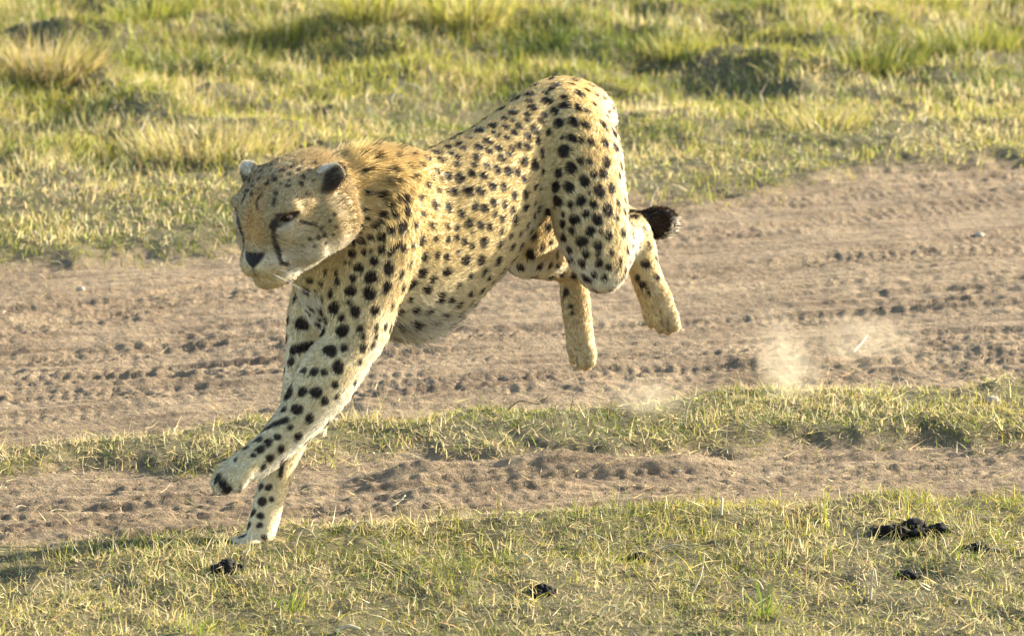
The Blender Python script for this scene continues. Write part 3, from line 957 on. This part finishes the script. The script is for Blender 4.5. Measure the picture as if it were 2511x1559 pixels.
# spots
dark = blot([tuple(s) for s in SPOTS] + extra)
dark = np.maximum(dark, blot(STROKES, wob=0.05))
visf = blot(FACE, wob=0.1, soft=0.0018)
dark = np.maximum(dark, 0.92 * visf)
# rump and far-side spots of the head for the half the photograph does not show
mir = []
for x, y, z, r in FACE:
    d = np.array((x, y, z)) - HC
    f_, l_, u_ = d @ HF, d @ HL, d @ HU
    if l_ > 0.018:
        q = H(f_, -l_, u_)
        mir.append((q[0], q[1], q[2], r))
dark = np.maximum(dark, 0.92 * blot([(*bvh.find_nearest(Vector(m[:3]))[0], m[3]) for m in mir], wob=0.1, soft=0.0018))
# spots sit in fur: centre near black, brown rim
col = col * (1 - dark[:, None]) + INK * dark[:, None]
# tail rings and black end with a white tip
tl = tail_t / (len(tail_c) - 1.0)
tb = is_tail & ((tl > 0.60) | ((tl > 0.44) & (tl < 0.52)))
col[tb] = INK
tw = is_tail & (tl >= 0.985) & ((bv - tail_c[-1, :3]) @ np.array((.7, 0, -.7)) > .012)
# dark lines of the face, drawn on both sides
def seg_d(pts):
    best = np.full(len(bv), 9.0)
    q = np.stack([hf, hll, hu], 1)
    for a, b in zip(pts[:-1], pts[1:]):
        a, b = np.array(a), np.array(b)
        t = np.clip(((q - a) @ (b - a)) / np.dot(b - a, b - a), 0, 1)
        best = np.minimum(best, np.linalg.norm(q - (a + t[:, None] * (b - a)), axis=1))
    return best
bald = np.zeros(len(bv))
def facemark(d, w, soft=.0022, c=INK, amt=1.0):
    global col, bald
    m = smooth01(w + soft, w - soft, d) * amt
    col = col * (1 - m[:, None]) + c * m[:, None]
    return m
def on_face(f, l, u):
    """the point of the head's surface straight in front of (l, u)"""
    o = H(.25, l, u)
    h = bvh.ray_cast(Vector(o), Vector(-HF))
    if h[0] is None:
        return (f, l, u)
    d = np.array(h[0]) - HC
    return (d @ HF, d @ HL, d @ HU)
EYE = {}
for s in (1, -1):
    tear = [on_face(.09, s * l, u) for l, u in ((.033, .001), (.030, -.014), (.030, -.030), (.034, -.048), (.038, -.062), (.041, -.074), (.044, -.079))]
    if s < 0:
        facemark(seg_d(tear[:5]), .0046)
    lids = [on_face(.09, s * l, u) for l, u in ((.033, .000), (.036, .010), (.046, .017), (.058, .019), (.068, .018), (.058, .009), (.046, .001), (.036, -.002), (.033, .000))]
    bald = np.maximum(bald, facemark(seg_d(lids), .0036))
    EYE[s] = on_face(.09, s * .047, .009)
    facemark(seg_d([on_face(.09, s * .034, .000), on_face(.09, s * .040, .004)]), .0050)
    facemark(np.linalg.norm(np.stack([hf, hll, hu], 1) - EYE[s], axis=1), .009)
    mouth = [on_face(.1, s * l, u) for l, u in ((0, -.091), (.012, -.094), (.026, -.095), (.040, -.091), (.046, -.088))]
    facemark(seg_d(mouth), .0016, .0022, np.array((.10, .075, .06)), 0.7)
    philt = [on_face(.1, 0, u) for u in (-.066, -.074, -.082, -.091)]
    facemark(seg_d(philt), .0018, .0015, np.array((.06, .04, .035)), 0.7)
    # ear: dark patch on the back, pale rim
    er = smooth01(.076, .082, s * hll) * smooth01(.050, .058, hu) * is_head
    back = smooth01(-.25, -.5, bn @ HF) * er
    col = col * (1 - back[:, None]) + INK * back[:, None]
    rim = er * (1 - back)
    col = col * (1 - .2 * rim[:, None]) + WHITE * .2 * rim[:, None]
nm = smooth01(.003, -.003, np.abs(hll) - .021 * smooth01(-.077, -.050, hu) ** .6) * smooth01(.105, .110, hf) * smooth01(-.042, -.047, hu) * smooth01(-.077, -.073, hu)
col = col * (1 - nm[:, None]) + np.array((.016, .012, .012)) * nm[:, None]
bald = np.maximum(bald, nm)
# dark back of the folded left ear, rusty at its root
def tint(marks, c, amt=1.0):
    global col
    m = blot(marks, wob=.05, soft=.003) * amt
    col = col * (1 - m[:, None]) + np.asarray(c) * m[:, None]
def trace(pts, w):
    n0 = len(STROKES)
    stroke(540, 340, 3.78, pts, w)
    o = STROKES[n0:]
    del STROKES[n0:]
    return o
tint(trace([(1005,470),(1040,430)], 42), RUST, .8)
def amt(m, c):
    global col
    col = col * (1 - m[:, None]) + np.asarray(c) * m[:, None]
ev_l, ev_r = -.6 * hll + .8 * hu, .6 * hll + .8 * hu
in_l = smooth01(.064, .072, hll) * smooth01(.030, .040, hu) * is_head * smooth01(.024, .014, hf)
in_r = smooth01(.066, .074, -hll) * smooth01(.034, .042, hu) * is_head * smooth01(.024, .014, hf)
amt(in_l * smooth01(.012, .004, ev_l) * smooth01(.074, .082, hll) * .95, INK)
amt(in_l * smooth01(.006, .014, ev_l) * .45, WHITE)
amt(in_r * smooth01(.054, .064, hu) * .5, WHITE)
amt(in_r * smooth01(.058, .050, hu) * smooth01(.012, .004, ev_r) * .85, INK)
def ztrace(zz, pts, w):
    n0 = len(STROKES)
    stroke(*zz, pts, w)
    o = STROKES[n0:]
    del STROKES[n0:]
    return o
TOE_SHADE = np.array((.10, .065, .035))  # brown gaps between the toes: crease shade painted into the coat
for ln_ in ([(226,1040),(220,1095)], [(180,1050),(186,1105)], [(275,1010),(262,1080)]):
    tint(ztrace(Z2, ln_, 8), TOE_SHADE, .8)
for ln_ in ([(1440,930),(1470,1060)], [(1500,1000),(1500,1085)]):
    tint(ztrace(Z4, ln_, 14), TOE_SHADE, .55)
for ln_ in ([(770,1290),(780,1385)], [(850,1280),(845,1370)]):
    tint(ztrace(Z4, ln_, 12), TOE_SHADE, .45)
tint(ztrace(Z2, [(110,1000),(135,1030),(160,1060)], 30), (.022, .016, .013))
tint(ztrace(Z2, [(190,1095),(240,1105)], 12), (.04, .028, .02), .8)
col = np.clip(col, 0.008, 0.85)

# ---- body object
cheetah = bpy.data.objects.new('cheetah', None)
COL.objects.link(cheetah)
cheetah.location = tuple(G(600, 1352))
cheetah['label'] = 'spotted cheetah in mid gallop across the dirt track, one fore paw on the ground'
cheetah['category'] = 'cheetah'
base = np.array(cheetah.location)

m_coat, nt, N, Lk = new_mat('cheetah_coat')
at = N('ShaderNodeAttribute'); at.attribute_name = 'coat'
pb = N('ShaderNodeBsdfPrincipled'); pb.inputs['Roughness'].default_value = 0.75
pb.inputs['Specular IOR Level'].default_value = 0.25
pb.inputs['Sheen Weight'].default_value = 0.15
no = N('ShaderNodeTexNoise'); no.inputs['Scale'].default_value = 420; no.inputs['Detail'].default_value = 2
bm_ = N('ShaderNodeBump'); bm_.inputs['Strength'].default_value = 0.35; bm_.inputs['Distance'].default_value = 0.002
tcn = N('ShaderNodeTexCoord')
Lk(tcn.outputs['Object'], no.inputs['Vector'])
Lk(no.outputs['Fac'], bm_.inputs['Height'])
Lk(bm_.outputs[0], pb.inputs['Normal'])
Lk(at.outputs['Color'], pb.inputs['Base Color'])
out = N('ShaderNodeOutputMaterial')
Lk(pb.outputs[0], out.inputs['Surface'])

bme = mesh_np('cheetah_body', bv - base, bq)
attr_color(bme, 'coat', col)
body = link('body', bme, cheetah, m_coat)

# ---- eyes
m_eye, nt, N, Lk = new_mat('eye_amber')
tc_ = N('ShaderNodeTexCoord')
sx = N('ShaderNodeSeparateXYZ')
Lk(tc_.outputs['Object'], sx.inputs[0])
vm = N('ShaderNodeMath'); vm.operation = 'POWER'; vm.inputs[1].default_value = 2
vm2 = N('ShaderNodeMath'); vm2.operation = 'POWER'; vm2.inputs[1].default_value = 2
ad = N('ShaderNodeMath'); ad.operation = 'ADD'
sq = N('ShaderNodeMath'); sq.operation = 'SQRT'
Lk(sx.outputs['Y'], vm.inputs[0]); Lk(sx.outputs['Z'], vm2.inputs[0])
Lk(vm.outputs[0], ad.inputs[0]); Lk(vm2.outputs[0], ad.inputs[1]); Lk(ad.outputs[0], sq.inputs[0])
cr = N('ShaderNodeValToRGB')
cr.color_ramp.elements[0].position = 0.0040; cr.color_ramp.elements[0].color = (.004, .004, .004, 1)
cr.color_ramp.elements[1].position = 0.0046; cr.color_ramp.elements[1].color = (.42, .22, .06, 1)
e = cr.color_ramp.elements.new(0.0095); e.color = (.22, .10, .025, 1)
e = cr.color_ramp.elements.new(0.0105); e.color = (.02, .012, .01, 1)
Lk(sq.outputs[0], cr.inputs['Fac'])
pb = N('ShaderNodeBsdfPrincipled'); pb.inputs['Roughness'].default_value = 0.08
pb.inputs['Coat Weight'].default_value = 0.5
Lk(cr.outputs[0], pb.inputs['Base Color'])
out = N('ShaderNodeOutputMaterial'); Lk(pb.outputs[0], out.inputs['Surface'])
def sphere(r, nu=20, nv=12):
    vv, ff = [], []
    for j in range(nv + 1):
        th = math.pi * j / nv
        for i in range(nu):
            ph = 2 * math.pi * i / nu
            vv.append((r * math.cos(th), r * math.sin(th) * math.cos(ph), r * math.sin(th) * math.sin(ph)))
    for j in range(nv):
        for i in range(nu):
            ff.append((j * nu + i, (j + 1) * nu + i, (j + 1) * nu + (i + 1) % nu, j * nu + (i + 1) % nu))
    return np.array(vv), np.array(ff)
ev, ef = sphere(0.0115)
eye_me = mesh_np('cheetah_eye', ev, ef)
eye_me.materials.append(m_eye)
for s in (1, -1):
    o = link('eye', eye_me, cheetah)
    f_, l_, u_ = EYE[s]
    c = H(f_ - 0.0085, s * .048, .0080)
    gd = HF * 0.95 + HL * s * 0.25
    R = Matrix((gd, HL, HU)).transposed()
    q = Vector(gd).to_track_quat('X', 'Z')
    o.location = tuple(c - base)
    o.rotation_mode = 'QUATERNION'
    o.rotation_quaternion = q

# ---- fur
NF = int(FUR_N)
tri_a = np.concatenate([bq[:, [0, 1, 2]], bq[:, [0, 2, 3]]])
area = np.linalg.norm(np.cross(bv[tri_a[:, 1]] - bv[tri_a[:, 0]], bv[tri_a[:, 2]] - bv[tri_a[:, 0]]), axis=1)
pick = rng.choice(len(tri_a), NF, p=area / area.sum())
w = rng.dirichlet((1, 1, 1), NF)
ti = tri_a[pick]
def samp(a):
    return (a[ti] * (w if a.ndim == 1 else w[:, :, None])).sum(axis=1)
rp, rn, rf, rc = samp(bv), samp(bn), samp(flow), samp(col)
rhead, rbald, rrel = samp(is_head.astype(float)), samp(bald), samp(rel_z)
near_i = ti[:, 0]
ln = np.full(NF, 0.0095)
ln *= (1 - 0.30 * rhead) * (1 - .2 * smooth01(.45, .3, rp[:, 2]))
# mane along the nape, fluff under the chest and along the belly, tail end
nape = np.exp(-((rp - P(880, 385, 11.85)) ** 2).sum(1) / (2 * .075 ** 2)) * smooth01(0.0, .7, rn[:, 2])
nape2 = np.exp(-((rp - P(790, 385, 11.76)) ** 2).sum(1) / (2 * .04 ** 2)) * smooth01(0.2, .8, rn[:, 2])
nape = np.maximum(nape, nape2)
belly = smooth01(-0.75, -1.0, rrel) * smooth01(0.0, -0.7, rn[:, 2]) * (rp[:, 2] > 0.33) * smooth01(1.25, 1.1, samp(trad))
stern = np.exp(-((rp - P(1005, 800, 11.95)) ** 2).sum(1) / (2 * .05 ** 2))
taile = (is_tail & (tl > .8))[near_i]
ruff = smooth01(-.01, -.06, hf[near_i]) * rhead * smooth01(.05, .09, np.abs(hll[near_i]))
ln = ln + .022 * nape + .010 * belly + .020 * stern + .003 * taile + .018 * ruff
ln *= rng.uniform(.6, 1.3, NF)
lift = 0.20 + 0.15 * rhead + 0.35 * nape + 0.25 * stern + 0.2 * belly + .25 * taile + rng.normal(0, .08, NF)
paw = smooth01(.14, .06, rp[:, 2])
ln *= 1 - .3 * paw
okm = rbald < 0.4
ed = rp - np.array(H(*EYE[1])); okm &= np.linalg.norm(ed, axis=1) > .017
ed = rp - np.array(H(*EYE[-1])); okm &= np.linalg.norm(ed, axis=1) > .017
rp, rn, rf, rc, ln, lift = rp[okm], rn[okm], rf[okm], rc[okm], ln[okm], lift[okm]
NF = len(rp)
jit = rng.normal(0, .11, (NF, 3))
d0 = rf * np.cos(lift + .25)[:, None] + rn * np.sin(lift + .25)[:, None] + jit
d0 /= np.linalg.norm(d0, axis=1)[:, None]
d1 = rf * np.cos(lift - .15)[:, None] + rn * np.sin(lift - .15)[:, None] + jit * 1.3
d1 /= np.linalg.norm(d1, axis=1)[:, None]
pts = np.zeros((NF, 3, 3), np.float32)
pts[:, 0] = rp - rn * .001
pts[:, 1] = pts[:, 0] + d0 * (ln * .5)[:, None]
pts[:, 2] = pts[:, 1] + d1 * (ln * .5)[:, None]
rad = np.tile(np.array((.00045, .00036, .00010), np.float32), NF)
tipm = (np.linalg.norm(rp - tail_c[-1, :3], axis=1) < .03) & (rng.random(NF) < .6) & ((rp - tail_c[-1, :3]) @ np.array((.75, 0, -.6)) > .010)
rc[tipm] = WHITE
rc = rc * (1 + .35 * (nape[okm])[:, None])
rc = np.clip(rc * rng.uniform(.80, 1.17, NF)[:, None], .006, .85)
# whiskers
wp, wr = [], []
for s in (1, -1):
    for k in range(3):
        a0 = np.array(on_face(.1, s * rng.uniform(.024, .036), rng.uniform(-.086, -.070)))
        L_ = rng.uniform(.05, .09)
        dv = np.array((rng.uniform(-.35, .15), s * 1.0, rng.uniform(-.45, -.05)))
        dv /= np.linalg.norm(dv)
        p1 = a0 + dv * L_ * .5
        p2 = p1 + (dv + np.array((-.25, 0, -.25))) * L_ * .5
        wp.append([H(*a0), H(*p1), H(*p2)])
pts = np.concatenate([pts, np.array(wp, np.float32)])
rad = np.concatenate([rad, np.tile(np.array((.00022, .00018, .00008), np.float32), len(wp))])
rc = np.concatenate([rc, np.tile(np.array((.75, .72, .66)), (len(wp), 1))])
NF = len(pts)
fur_c = bpy.data.hair_curves.new('cheetah_fur')
fur_c.add_curves([3] * NF)
fur_c.attributes['position'].data.foreach_set('vector', (pts - base.astype(np.float32)).ravel())
ra = fur_c.attributes.get('radius') or fur_c.attributes.new('radius', 'FLOAT', 'POINT')
ra.data.foreach_set('value', rad)
ca = fur_c.attributes.new('coat', 'FLOAT_COLOR', 'CURVE')
c4 = np.ones((NF, 4), np.float32); c4[:, :3] = rc
ca.data.foreach_set('color', c4.ravel())
m_fur, nt, N, Lk = new_mat('cheetah_fur')
at = N('ShaderNodeAttribute'); at.attribute_name = 'coat'
df = N('ShaderNodeBsdfPrincipled'); df.inputs['Roughness'].default_value = 0.6; df.inputs['Specular IOR Level'].default_value = 0.12
tr = N('ShaderNodeBsdfTranslucent')
mx = N('ShaderNodeMixShader'); mx.inputs[0].default_value = 0.42
Lk(at.outputs['Color'], df.inputs['Base Color']); Lk(at.outputs['Color'], tr.inputs['Color'])
Lk(df.outputs[0], mx.inputs[1]); Lk(tr.outputs[0], mx.inputs[2])
out = N('ShaderNodeOutputMaterial'); Lk(mx.outputs[0], out.inputs['Surface'])
fur = link('fur', fur_c, cheetah, m_fur)
fur['kind'] = 'stuff'
# ------------------------------------------------------------------ small things on the ground
def gpt(dx, dy):
    """ground point under a pixel of the 2435-wide view, set on the relief"""
    p = G(dx * K, dy * K)
    for _ in range(4):
        z = float(ground_z(p[0], p[1])[0])
        p = G(dx * K, dy * K, z)
    return p

def plain_mat(name, c, rough=.9, var=.5, scale=90):
    m, nt, N, Lk = new_mat(name)
    tc_ = N('ShaderNodeTexCoord'); no_ = N('ShaderNodeTexNoise'); no_.inputs['Scale'].default_value = scale; no_.inputs['Detail'].default_value = 5
    Lk(tc_.outputs['Object'], no_.inputs['Vector'])
    r_ = N('ShaderNodeValToRGB')
    r_.color_ramp.elements[0].position = .3; r_.color_ramp.elements[0].color = (*[v * (1 - var) for v in c], 1)
    r_.color_ramp.elements[1].position = .7; r_.color_ramp.elements[1].color = (*[v * (1 + var) for v in c], 1)
    Lk(no_.outputs['Fac'], r_.inputs['Fac'])
    b_ = N('ShaderNodeBump'); b_.inputs['Strength'].default_value = .8; b_.inputs['Distance'].default_value = .004
    Lk(no_.outputs['Fac'], b_.inputs['Height'])
    p_ = N('ShaderNodeBsdfPrincipled'); p_.inputs['Roughness'].default_value = rough; p_.inputs['Specular IOR Level'].default_value = .2
    Lk(r_.outputs[0], p_.inputs['Base Color']); Lk(b_.outputs[0], p_.inputs['Normal'])
    o_ = N('ShaderNodeOutputMaterial'); Lk(p_.outputs[0], o_.inputs['Surface'])
    return m
m_dung = plain_mat('dung', (.009, .007, .005))
m_stone = plain_mat('pebble', (.42, .35, .27), .8, .25)
m_stem = plain_mat('dry_stem', (.52, .43, .27), .6, .25, 40)
m_twig = plain_mat('twig', (.26, .18, .11), .8, .35, 40)

def lumpy(rx, ry, rz, seed, rough=.35, nu=26, nv=16):
    r = np.random.default_rng(seed)
    v, f = sphere(1.0, nu, nv)
    ph = r.uniform(0, 6.28, (7, 3)); fq = r.uniform(1.5, 5.5, (7, 3)) * r.choice([-1, 1], (7, 3))
    d = sum(np.sin(v @ fq[i] + ph[i].sum()) / (1 + np.linalg.norm(fq[i]) * .3) for i in range(7))
    v = v * (1 + rough * .6 * d[:, None])
    pole = np.abs(v[:, 0]) > .0
    return v[:, [1, 2, 0]] * np.array((rx, ry, rz)), f

def dung(dx, dy, rx, ry, rz, seed, label):
    """a crumbled clod: many small rough lumps pressed together"""
    p = gpt(dx, dy)
    r = np.random.default_rng(seed)
    vs_, fs_, off = [], [], 0
    for k in range(30):
        a, q = r.uniform(0, 6.283), math.sqrt(r.random()) * (.2 if k < 2 else 1.0)
        s_ = r.uniform(.12, .30) * (1.3 if k < 2 else 1.0)
        v, f = lumpy(rx * s_ * 1.1, ry * s_ * 1.1, rz * s_ * 1.6, seed * 40 + k, .30, 12, 8)
        v = v + np.array((rx * 1.0 * q * math.cos(a), ry * 1.0 * q * math.sin(a), rz * (.75 * (1 - q * q) + .05)))
        vs_.append(v); fs_.append(f + off); off += len(v)
    o = link('dung_clod', mesh_np('dung_clod', np.concatenate(vs_), np.concatenate(fs_)), None, m_dung, label, 'dung', 'dung clods in the near turf')
    o.location = (p[0], p[1], p[2] - rz * .25)
    return o
dung(540, 1358, .030, .045, .022, 1, 'black crumbly dung clod right in front of the planted fore paw')
dung(2172, 1258, .038, .06, .018, 2, 'largest black dung clod of the cluster in the near turf')
dung(2108, 1268, .030, .035, .016, 3, 'flat dark dung clod beside the largest clod of the cluster')
dung(2232, 1262, .026, .03, .014, 4, 'small low dung clod at the edge of the dung cluster')
dung(2162, 1368, .024, .04, .011, 5, 'dark dung clod in the turf on the camera side of the dung cluster')
dung(1290, 1408, .024, .035, .015, 6, 'small rounded black dung clod sunk in cropped turf')
dung(1520, 1332, .020, .03, .014, 7, 'little dark dung clod with a dry stem across it')
dung(2330, 1305, .028, .035, .012, 8, 'shallow dark dung patch in turf beyond the sprig of seed stalks')

def tube(pts, r0, r1, sides=5):
    pts = catmull(np.asarray(pts, float), 4) if len(pts) > 2 else np.asarray(pts, float)
    m = len(pts); vv = []
    for i in range(m):
        t = pts[min(i + 1, m - 1)] - pts[max(i - 1, 0)]
        t = t / np.linalg.norm(t)
        a = np.cross(t, (0.3, 0.2, 0.93)); a /= np.linalg.norm(a); b = np.cross(t, a)
        r = r0 + (r1 - r0) * i / (m - 1)
        for k in range(sides):
            an = 2 * math.pi * k / sides
            vv.append(pts[i] + r * (math.cos(an) * a + math.sin(an) * b))
    ff = [(i * sides + k, i * sides + (k + 1) % sides, (i + 1) * sides + (k + 1) % sides, (i + 1) * sides + k) for i in range(m - 1) for k in range(sides)]
    return np.array(vv), np.array(ff)

def stem(dx, dy, shape, r, label, group=None, mat=None, name='dry_stem', cat='stem'):
    """shape: offsets (right, back, up) in metres from the foot"""
    p = gpt(dx, dy)
    v, f = tube(np.array(shape), r, r * .5)
    o = link(name, mesh_np(name, v, f), None, mat or m_stem, label, cat, group)
    o.location = tuple(p)
    return o
NG = 'dry stems in the near turf'
stem(1768, 1440, [(0, 0, -.01), (-.003, 0, .030), (.008, 0, .045), (.024, 0, .045), (.034, 0, .030)], .0026, 'pale hooked dry stem standing beside the bright green grass sprig', NG)
for dx, dy, w_, h_, lb in (
        (1365, 1300, .062, .020, 'longest arched pale dry stem in the cropped near turf'),
        (232, 1395, .040, .018, 'pale curled dry stem in the turf under the foreleg shadow'),
        (1425, 1465, .040, .015, 'pale dry stem bent in turf between the rounded clod and the hooked stem'),
        (1568, 1312, .055, .010, 'flat dry stem lying across the little dark dung clod'),
        (1715, 1225, .004, .030, 'short upright dry stem at the rut edge of the near turf'),
        (2325, 1315, .05, .006, 'low dry straw lying over the shallow dark dung patch'),
        (1270, 1340, -.035, .012, 'pale dry stem bent over just beyond the small rounded dung clod'),
        (830, 1272, .05, .022, 'pale dry stem arching at the rut edge behind the planted paw'),
        (1050, 1490, .055, .012, 'slim dry stem lying next to the thick short straw piece'),
        (2070, 1425, .012, .05, 'leaning tall dry stem by the clod on the camera side of the cluster'),
        (700, 1300, .04, .03, 'upright bent dry stem right by the heel of the planted paw'),
        (1180, 1240, .05, .02, 'pale dry stem arching at the turf edge facing the sand ridge')):
    stem(dx, dy, [(0, 0, -.004), (w_ * .25, .01, h_ * .8), (w_ * .6, .015, h_), (w_, .01, h_ * .45)], .0024, lb, NG)
stem(1640, 1418, [(0, 0, -.005), (.018, .02, .028), (.024, .03, .050), (.026, .03, .075)], .0020, 'upright pale dry stem leaning in turf between the sprigs', NG)
stem(798, 1504, [(0, 0, .0), (.020, .01, .010), (.042, .01, .004)], .0050, 'thick short pale straw piece lying in the near turf')
stem(925, 1212, [(0, 0, .002), (.018, .02, .012), (.030, .03, .022), (.024, .05, .010), (.045, .05, .012)], .0022, 'forked pale straw lying on the rut by the near turf')
stem(105, 1228, [(0, 0, .002), (.02, .02, .010), (.045, .03, .004)], .0020, 'short pale straw lying in the wheel rut dust')
stem(25, 1222, [(0, 0, .002), (.015, .02, .012), (.04, .03, .004)], .0026, 'bowed pale straw lying alone in the wheel rut dust')
stem(1905, 1040, [(0, 0, -.005), (-.002, 0, .03), (.0, .0, .045)], .0050, 'stubby pale plant stump in the turf strip', None, m_twig)
stem(2030, 838, [(0, 0, .002), (.02, .05, .012), (.034, .1, .02)], .0020, 'thin pale twig lying on the track by the faint dust haze')
stem(1630, 1010, [(0, 0, -.003), (.01, .02, .045), (.05, .03, .065), (.095, .03, .060)], .0017, 'long arched dry stem over the turf strip')
stem(1200, 980, [(0, 0, -.003), (.03, .02, .02), (.07, .03, .012), (.09, .03, .03)], .0020, 'brown dry stalk sticking from the edge of the turf strip', None, m_twig)
stem(930, 272, [(0, 0, .04), (.020, .02, .070), (.055, .03, .078), (.090, .02, .062)], .0034, 'longer white dry stem arching over the meadow behind the shoulders', 'arched white stems in the meadow')
stem(335, 338, [(0, 0, .03), (.012, .02, .055), (.030, .03, .068), (.055, .02, .066)], .0032, 'short white dry stem arching beside the wide straw tussock', 'arched white stems in the meadow')
stem(1545, 500, [(0, 0, .0), (.010, .02, .035), (.030, .04, .060), (.05, .05, .062)], .0020, 'thin curved dry stem at the meadow edge above the black tail end')

def pebble(dx, dy, r, seed, label):
    p = gpt(dx, dy)
    v, f = lumpy(r, r * .8, r * .6, seed, .16, 14, 9)
    v[:, 2] += r * .25
    o = link('pebble', mesh_np('pebble', v, f), None, m_stone, label, 'pebble', 'pale pebbles on the dirt')
    o.location = tuple(p)
pebble(192, 690, .010, 21, 'pale pebble on the track edge below the meadow')
pebble(1612, 1128, .012, 22, 'pale pebble lying in the near wheel rut beside the turf strip')
pebble(2360, 955, .014, 24, 'pale stone sitting in the grass of the turf strip')
pebble(640, 1175, .010, 25, 'small pebble in the near rut right behind the lifted paw')
pebble(2328, 562, .012, 29, 'white pebble alone on the smooth part of the wide track')

def tussock(dx, dy, n, rad, hgt, wd, cols, label, cat='grass', name='grass_tussock', group='tussocks in the meadow', spread=.45, curl=.5):
    if n > 100:
        n, wd = int(n * 1.7), wd * .68
    p = gpt(dx, dy)
    a = rng.uniform(0, 6.283, n); rr = rad * np.sqrt(rng.random(n))
    x, y = rr * np.cos(a), rr * np.sin(a)
    ln = hgt * rng.uniform(.45, 1.15, n)
    pick = rng.choice(len(cols), n)
    tint = np.array(cols)[pick] * rng.uniform(.75, 1.25, n)[:, None]
    az = a + rng.normal(0, .5, n)
    V, q, t, C = blades(x, y, np.full(n, -.01), ln, rng.uniform(.7, 1.3, n) * wd, np.abs(rng.normal(0, spread * .5, n)) + spread * rr / rad * .7, az, np.abs(rng.normal(curl, .3, n)), tint, 4)
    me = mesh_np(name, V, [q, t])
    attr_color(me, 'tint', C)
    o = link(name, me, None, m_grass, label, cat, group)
    o.location = tuple(p)
YG = [LIME, GREEN, OLIVE, LIME, STRAW]
tussock(115, 205, 420, .11, .17, .0055, [STRAW, OLIVE, DRY, LIME, DRY], 'tall golden dry tussock with a dark hollow foot in the meadow')
tussock(690, 110, 380, .12, .15, .006, YG, 'tall lime green tussock standing in the far meadow')
tussock(490, 352, 480, .22, .085, .0036, [STRAW, LIME, OLIVE, STRAW, DRY], 'wide pale straw tussock with fine stems in the meadow')
tussock(365, 60, 300, .12, .12, .006, [DEEP, GREEN, LIME], 'dark green tussock between the golden and the lime tussock')
tussock(1620, 150, 240, .10, .12, .005, [LIME, GREEN, OLIVE], 'bushy green tussock in the meadow beyond the rump')
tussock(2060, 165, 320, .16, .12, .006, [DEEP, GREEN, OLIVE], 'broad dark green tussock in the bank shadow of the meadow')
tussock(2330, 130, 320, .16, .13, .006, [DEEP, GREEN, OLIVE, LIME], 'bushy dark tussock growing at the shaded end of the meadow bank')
tussock(1100, 60, 260, .12, .16, .006, YG, 'yellow green tussock in the far meadow beyond the back')
tussock(880, 60, 220, .10, .17, .006, YG, 'slender yellow green tussock next to the lime green tussock')
tussock(1960, 300, 220, .12, .09, .004, [STRAW, OLIVE, LIME], 'low straw coloured tussock halfway up the meadow')
SG = 'green sprigs in the near turf'
BG = np.array((.19, .27, .035))
tussock(690, 1452, 16, .020, .085, .0032, [BG, LIME, BG], 'bright green grass sprig leaning in the turf near the planted paw', 'grass', 'grass_sprig', SG, .7, .4)
tussock(1825, 1462, 18, .022, .10, .0032, [BG, BG, GREEN], 'bright green grass sprig beside the hooked dry stem', 'grass', 'grass_sprig', SG, .5, .4)
tussock(1955, 1240, 7, .008, .10, .0026, [LIME, GREEN], 'thin tall green seed stalk at the near turf edge', 'grass', 'grass_sprig', SG, .12, .15)
tussock(450, 1500, 30, .04, .06, .0035, [BG, LIME, GREEN], 'low bright green grass sprig in the near turf below the planted paw', 'grass', 'grass_sprig', SG, .7, .4)

# ------------------------------------------------------------------ dust thrown up by the hind feet
def dust_mat(dens):
    m, nt, N, Lk = new_mat('dust')
    tc_ = N('ShaderNodeTexCoord')
    ln_ = N('ShaderNodeVectorMath'); ln_.operation = 'LENGTH'
    Lk(tc_.outputs['Object'], ln_.inputs[0])
    def mth(op, a, b):
        n_ = N('ShaderNodeMath'); n_.operation = op
        for k_, v_ in enumerate((a, b)):
            if isinstance(v_, (int, float)):
                n_.inputs[k_].default_value = v_
            else:
                Lk(v_, n_.inputs[k_])
        return n_.outputs[0]
    fall = mth('MAXIMUM', mth('SUBTRACT', 1.0, ln_.outputs['Value']), 0.0)
    no_ = N('ShaderNodeTexNoise'); no_.inputs['Scale'].default_value = 2.2; no_.inputs['Detail'].default_value = 5; no_.inputs['Roughness'].default_value = .6
    Lk(tc_.outputs['Object'], no_.inputs['Vector'])
    wisp = mth('MAXIMUM', mth('SUBTRACT', no_.outputs['Fac'], .36), 0.0)
    mu2 = N('ShaderNodeMath'); mu2.operation = 'MULTIPLY'; mu2.inputs[1].default_value = dens * 3.0
    Lk(mth('MULTIPLY', fall, wisp), mu2.inputs[0])
    pv = N('ShaderNodeVolumePrincipled'); pv.inputs['Color'].default_value = (.92, .80, .60, 1); pv.inputs['Anisotropy'].default_value = .25
    Lk(mu2.outputs[0], pv.inputs['Density'])
    o_ = N('ShaderNodeOutputMaterial'); Lk(pv.outputs[0], o_.inputs['Volume'])
    return m
def dust(dx, dy, sx_, sy_, sz_, dens, label):
    p = gpt(dx, dy)
    v, f = sphere(1.0, 20, 12)
    o = link('dust_puff', mesh_np('dust_puff', v, f), None, dust_mat(dens), label, 'dust', 'dust puffs behind the hind feet')
    o.location = (p[0], p[1], p[2] + sz_ * .62)
    o.scale = (sx_, sy_, sz_)
dust(1880, 948, .080, .10, .085, 7, 'tallest pale dust puff rising off the track behind the hind feet')
dust(1850, 905, .075, .10, .11, 4.5, 'thin rising dust wisp above the tallest dust puff')
dust(1540, 985, .09, .09, .05, 6, 'low flat dust puff at the edge of the turf strip')
dust(2050, 860, .15, .16, .07, 4, 'faint spread out dust haze above the tread marks')
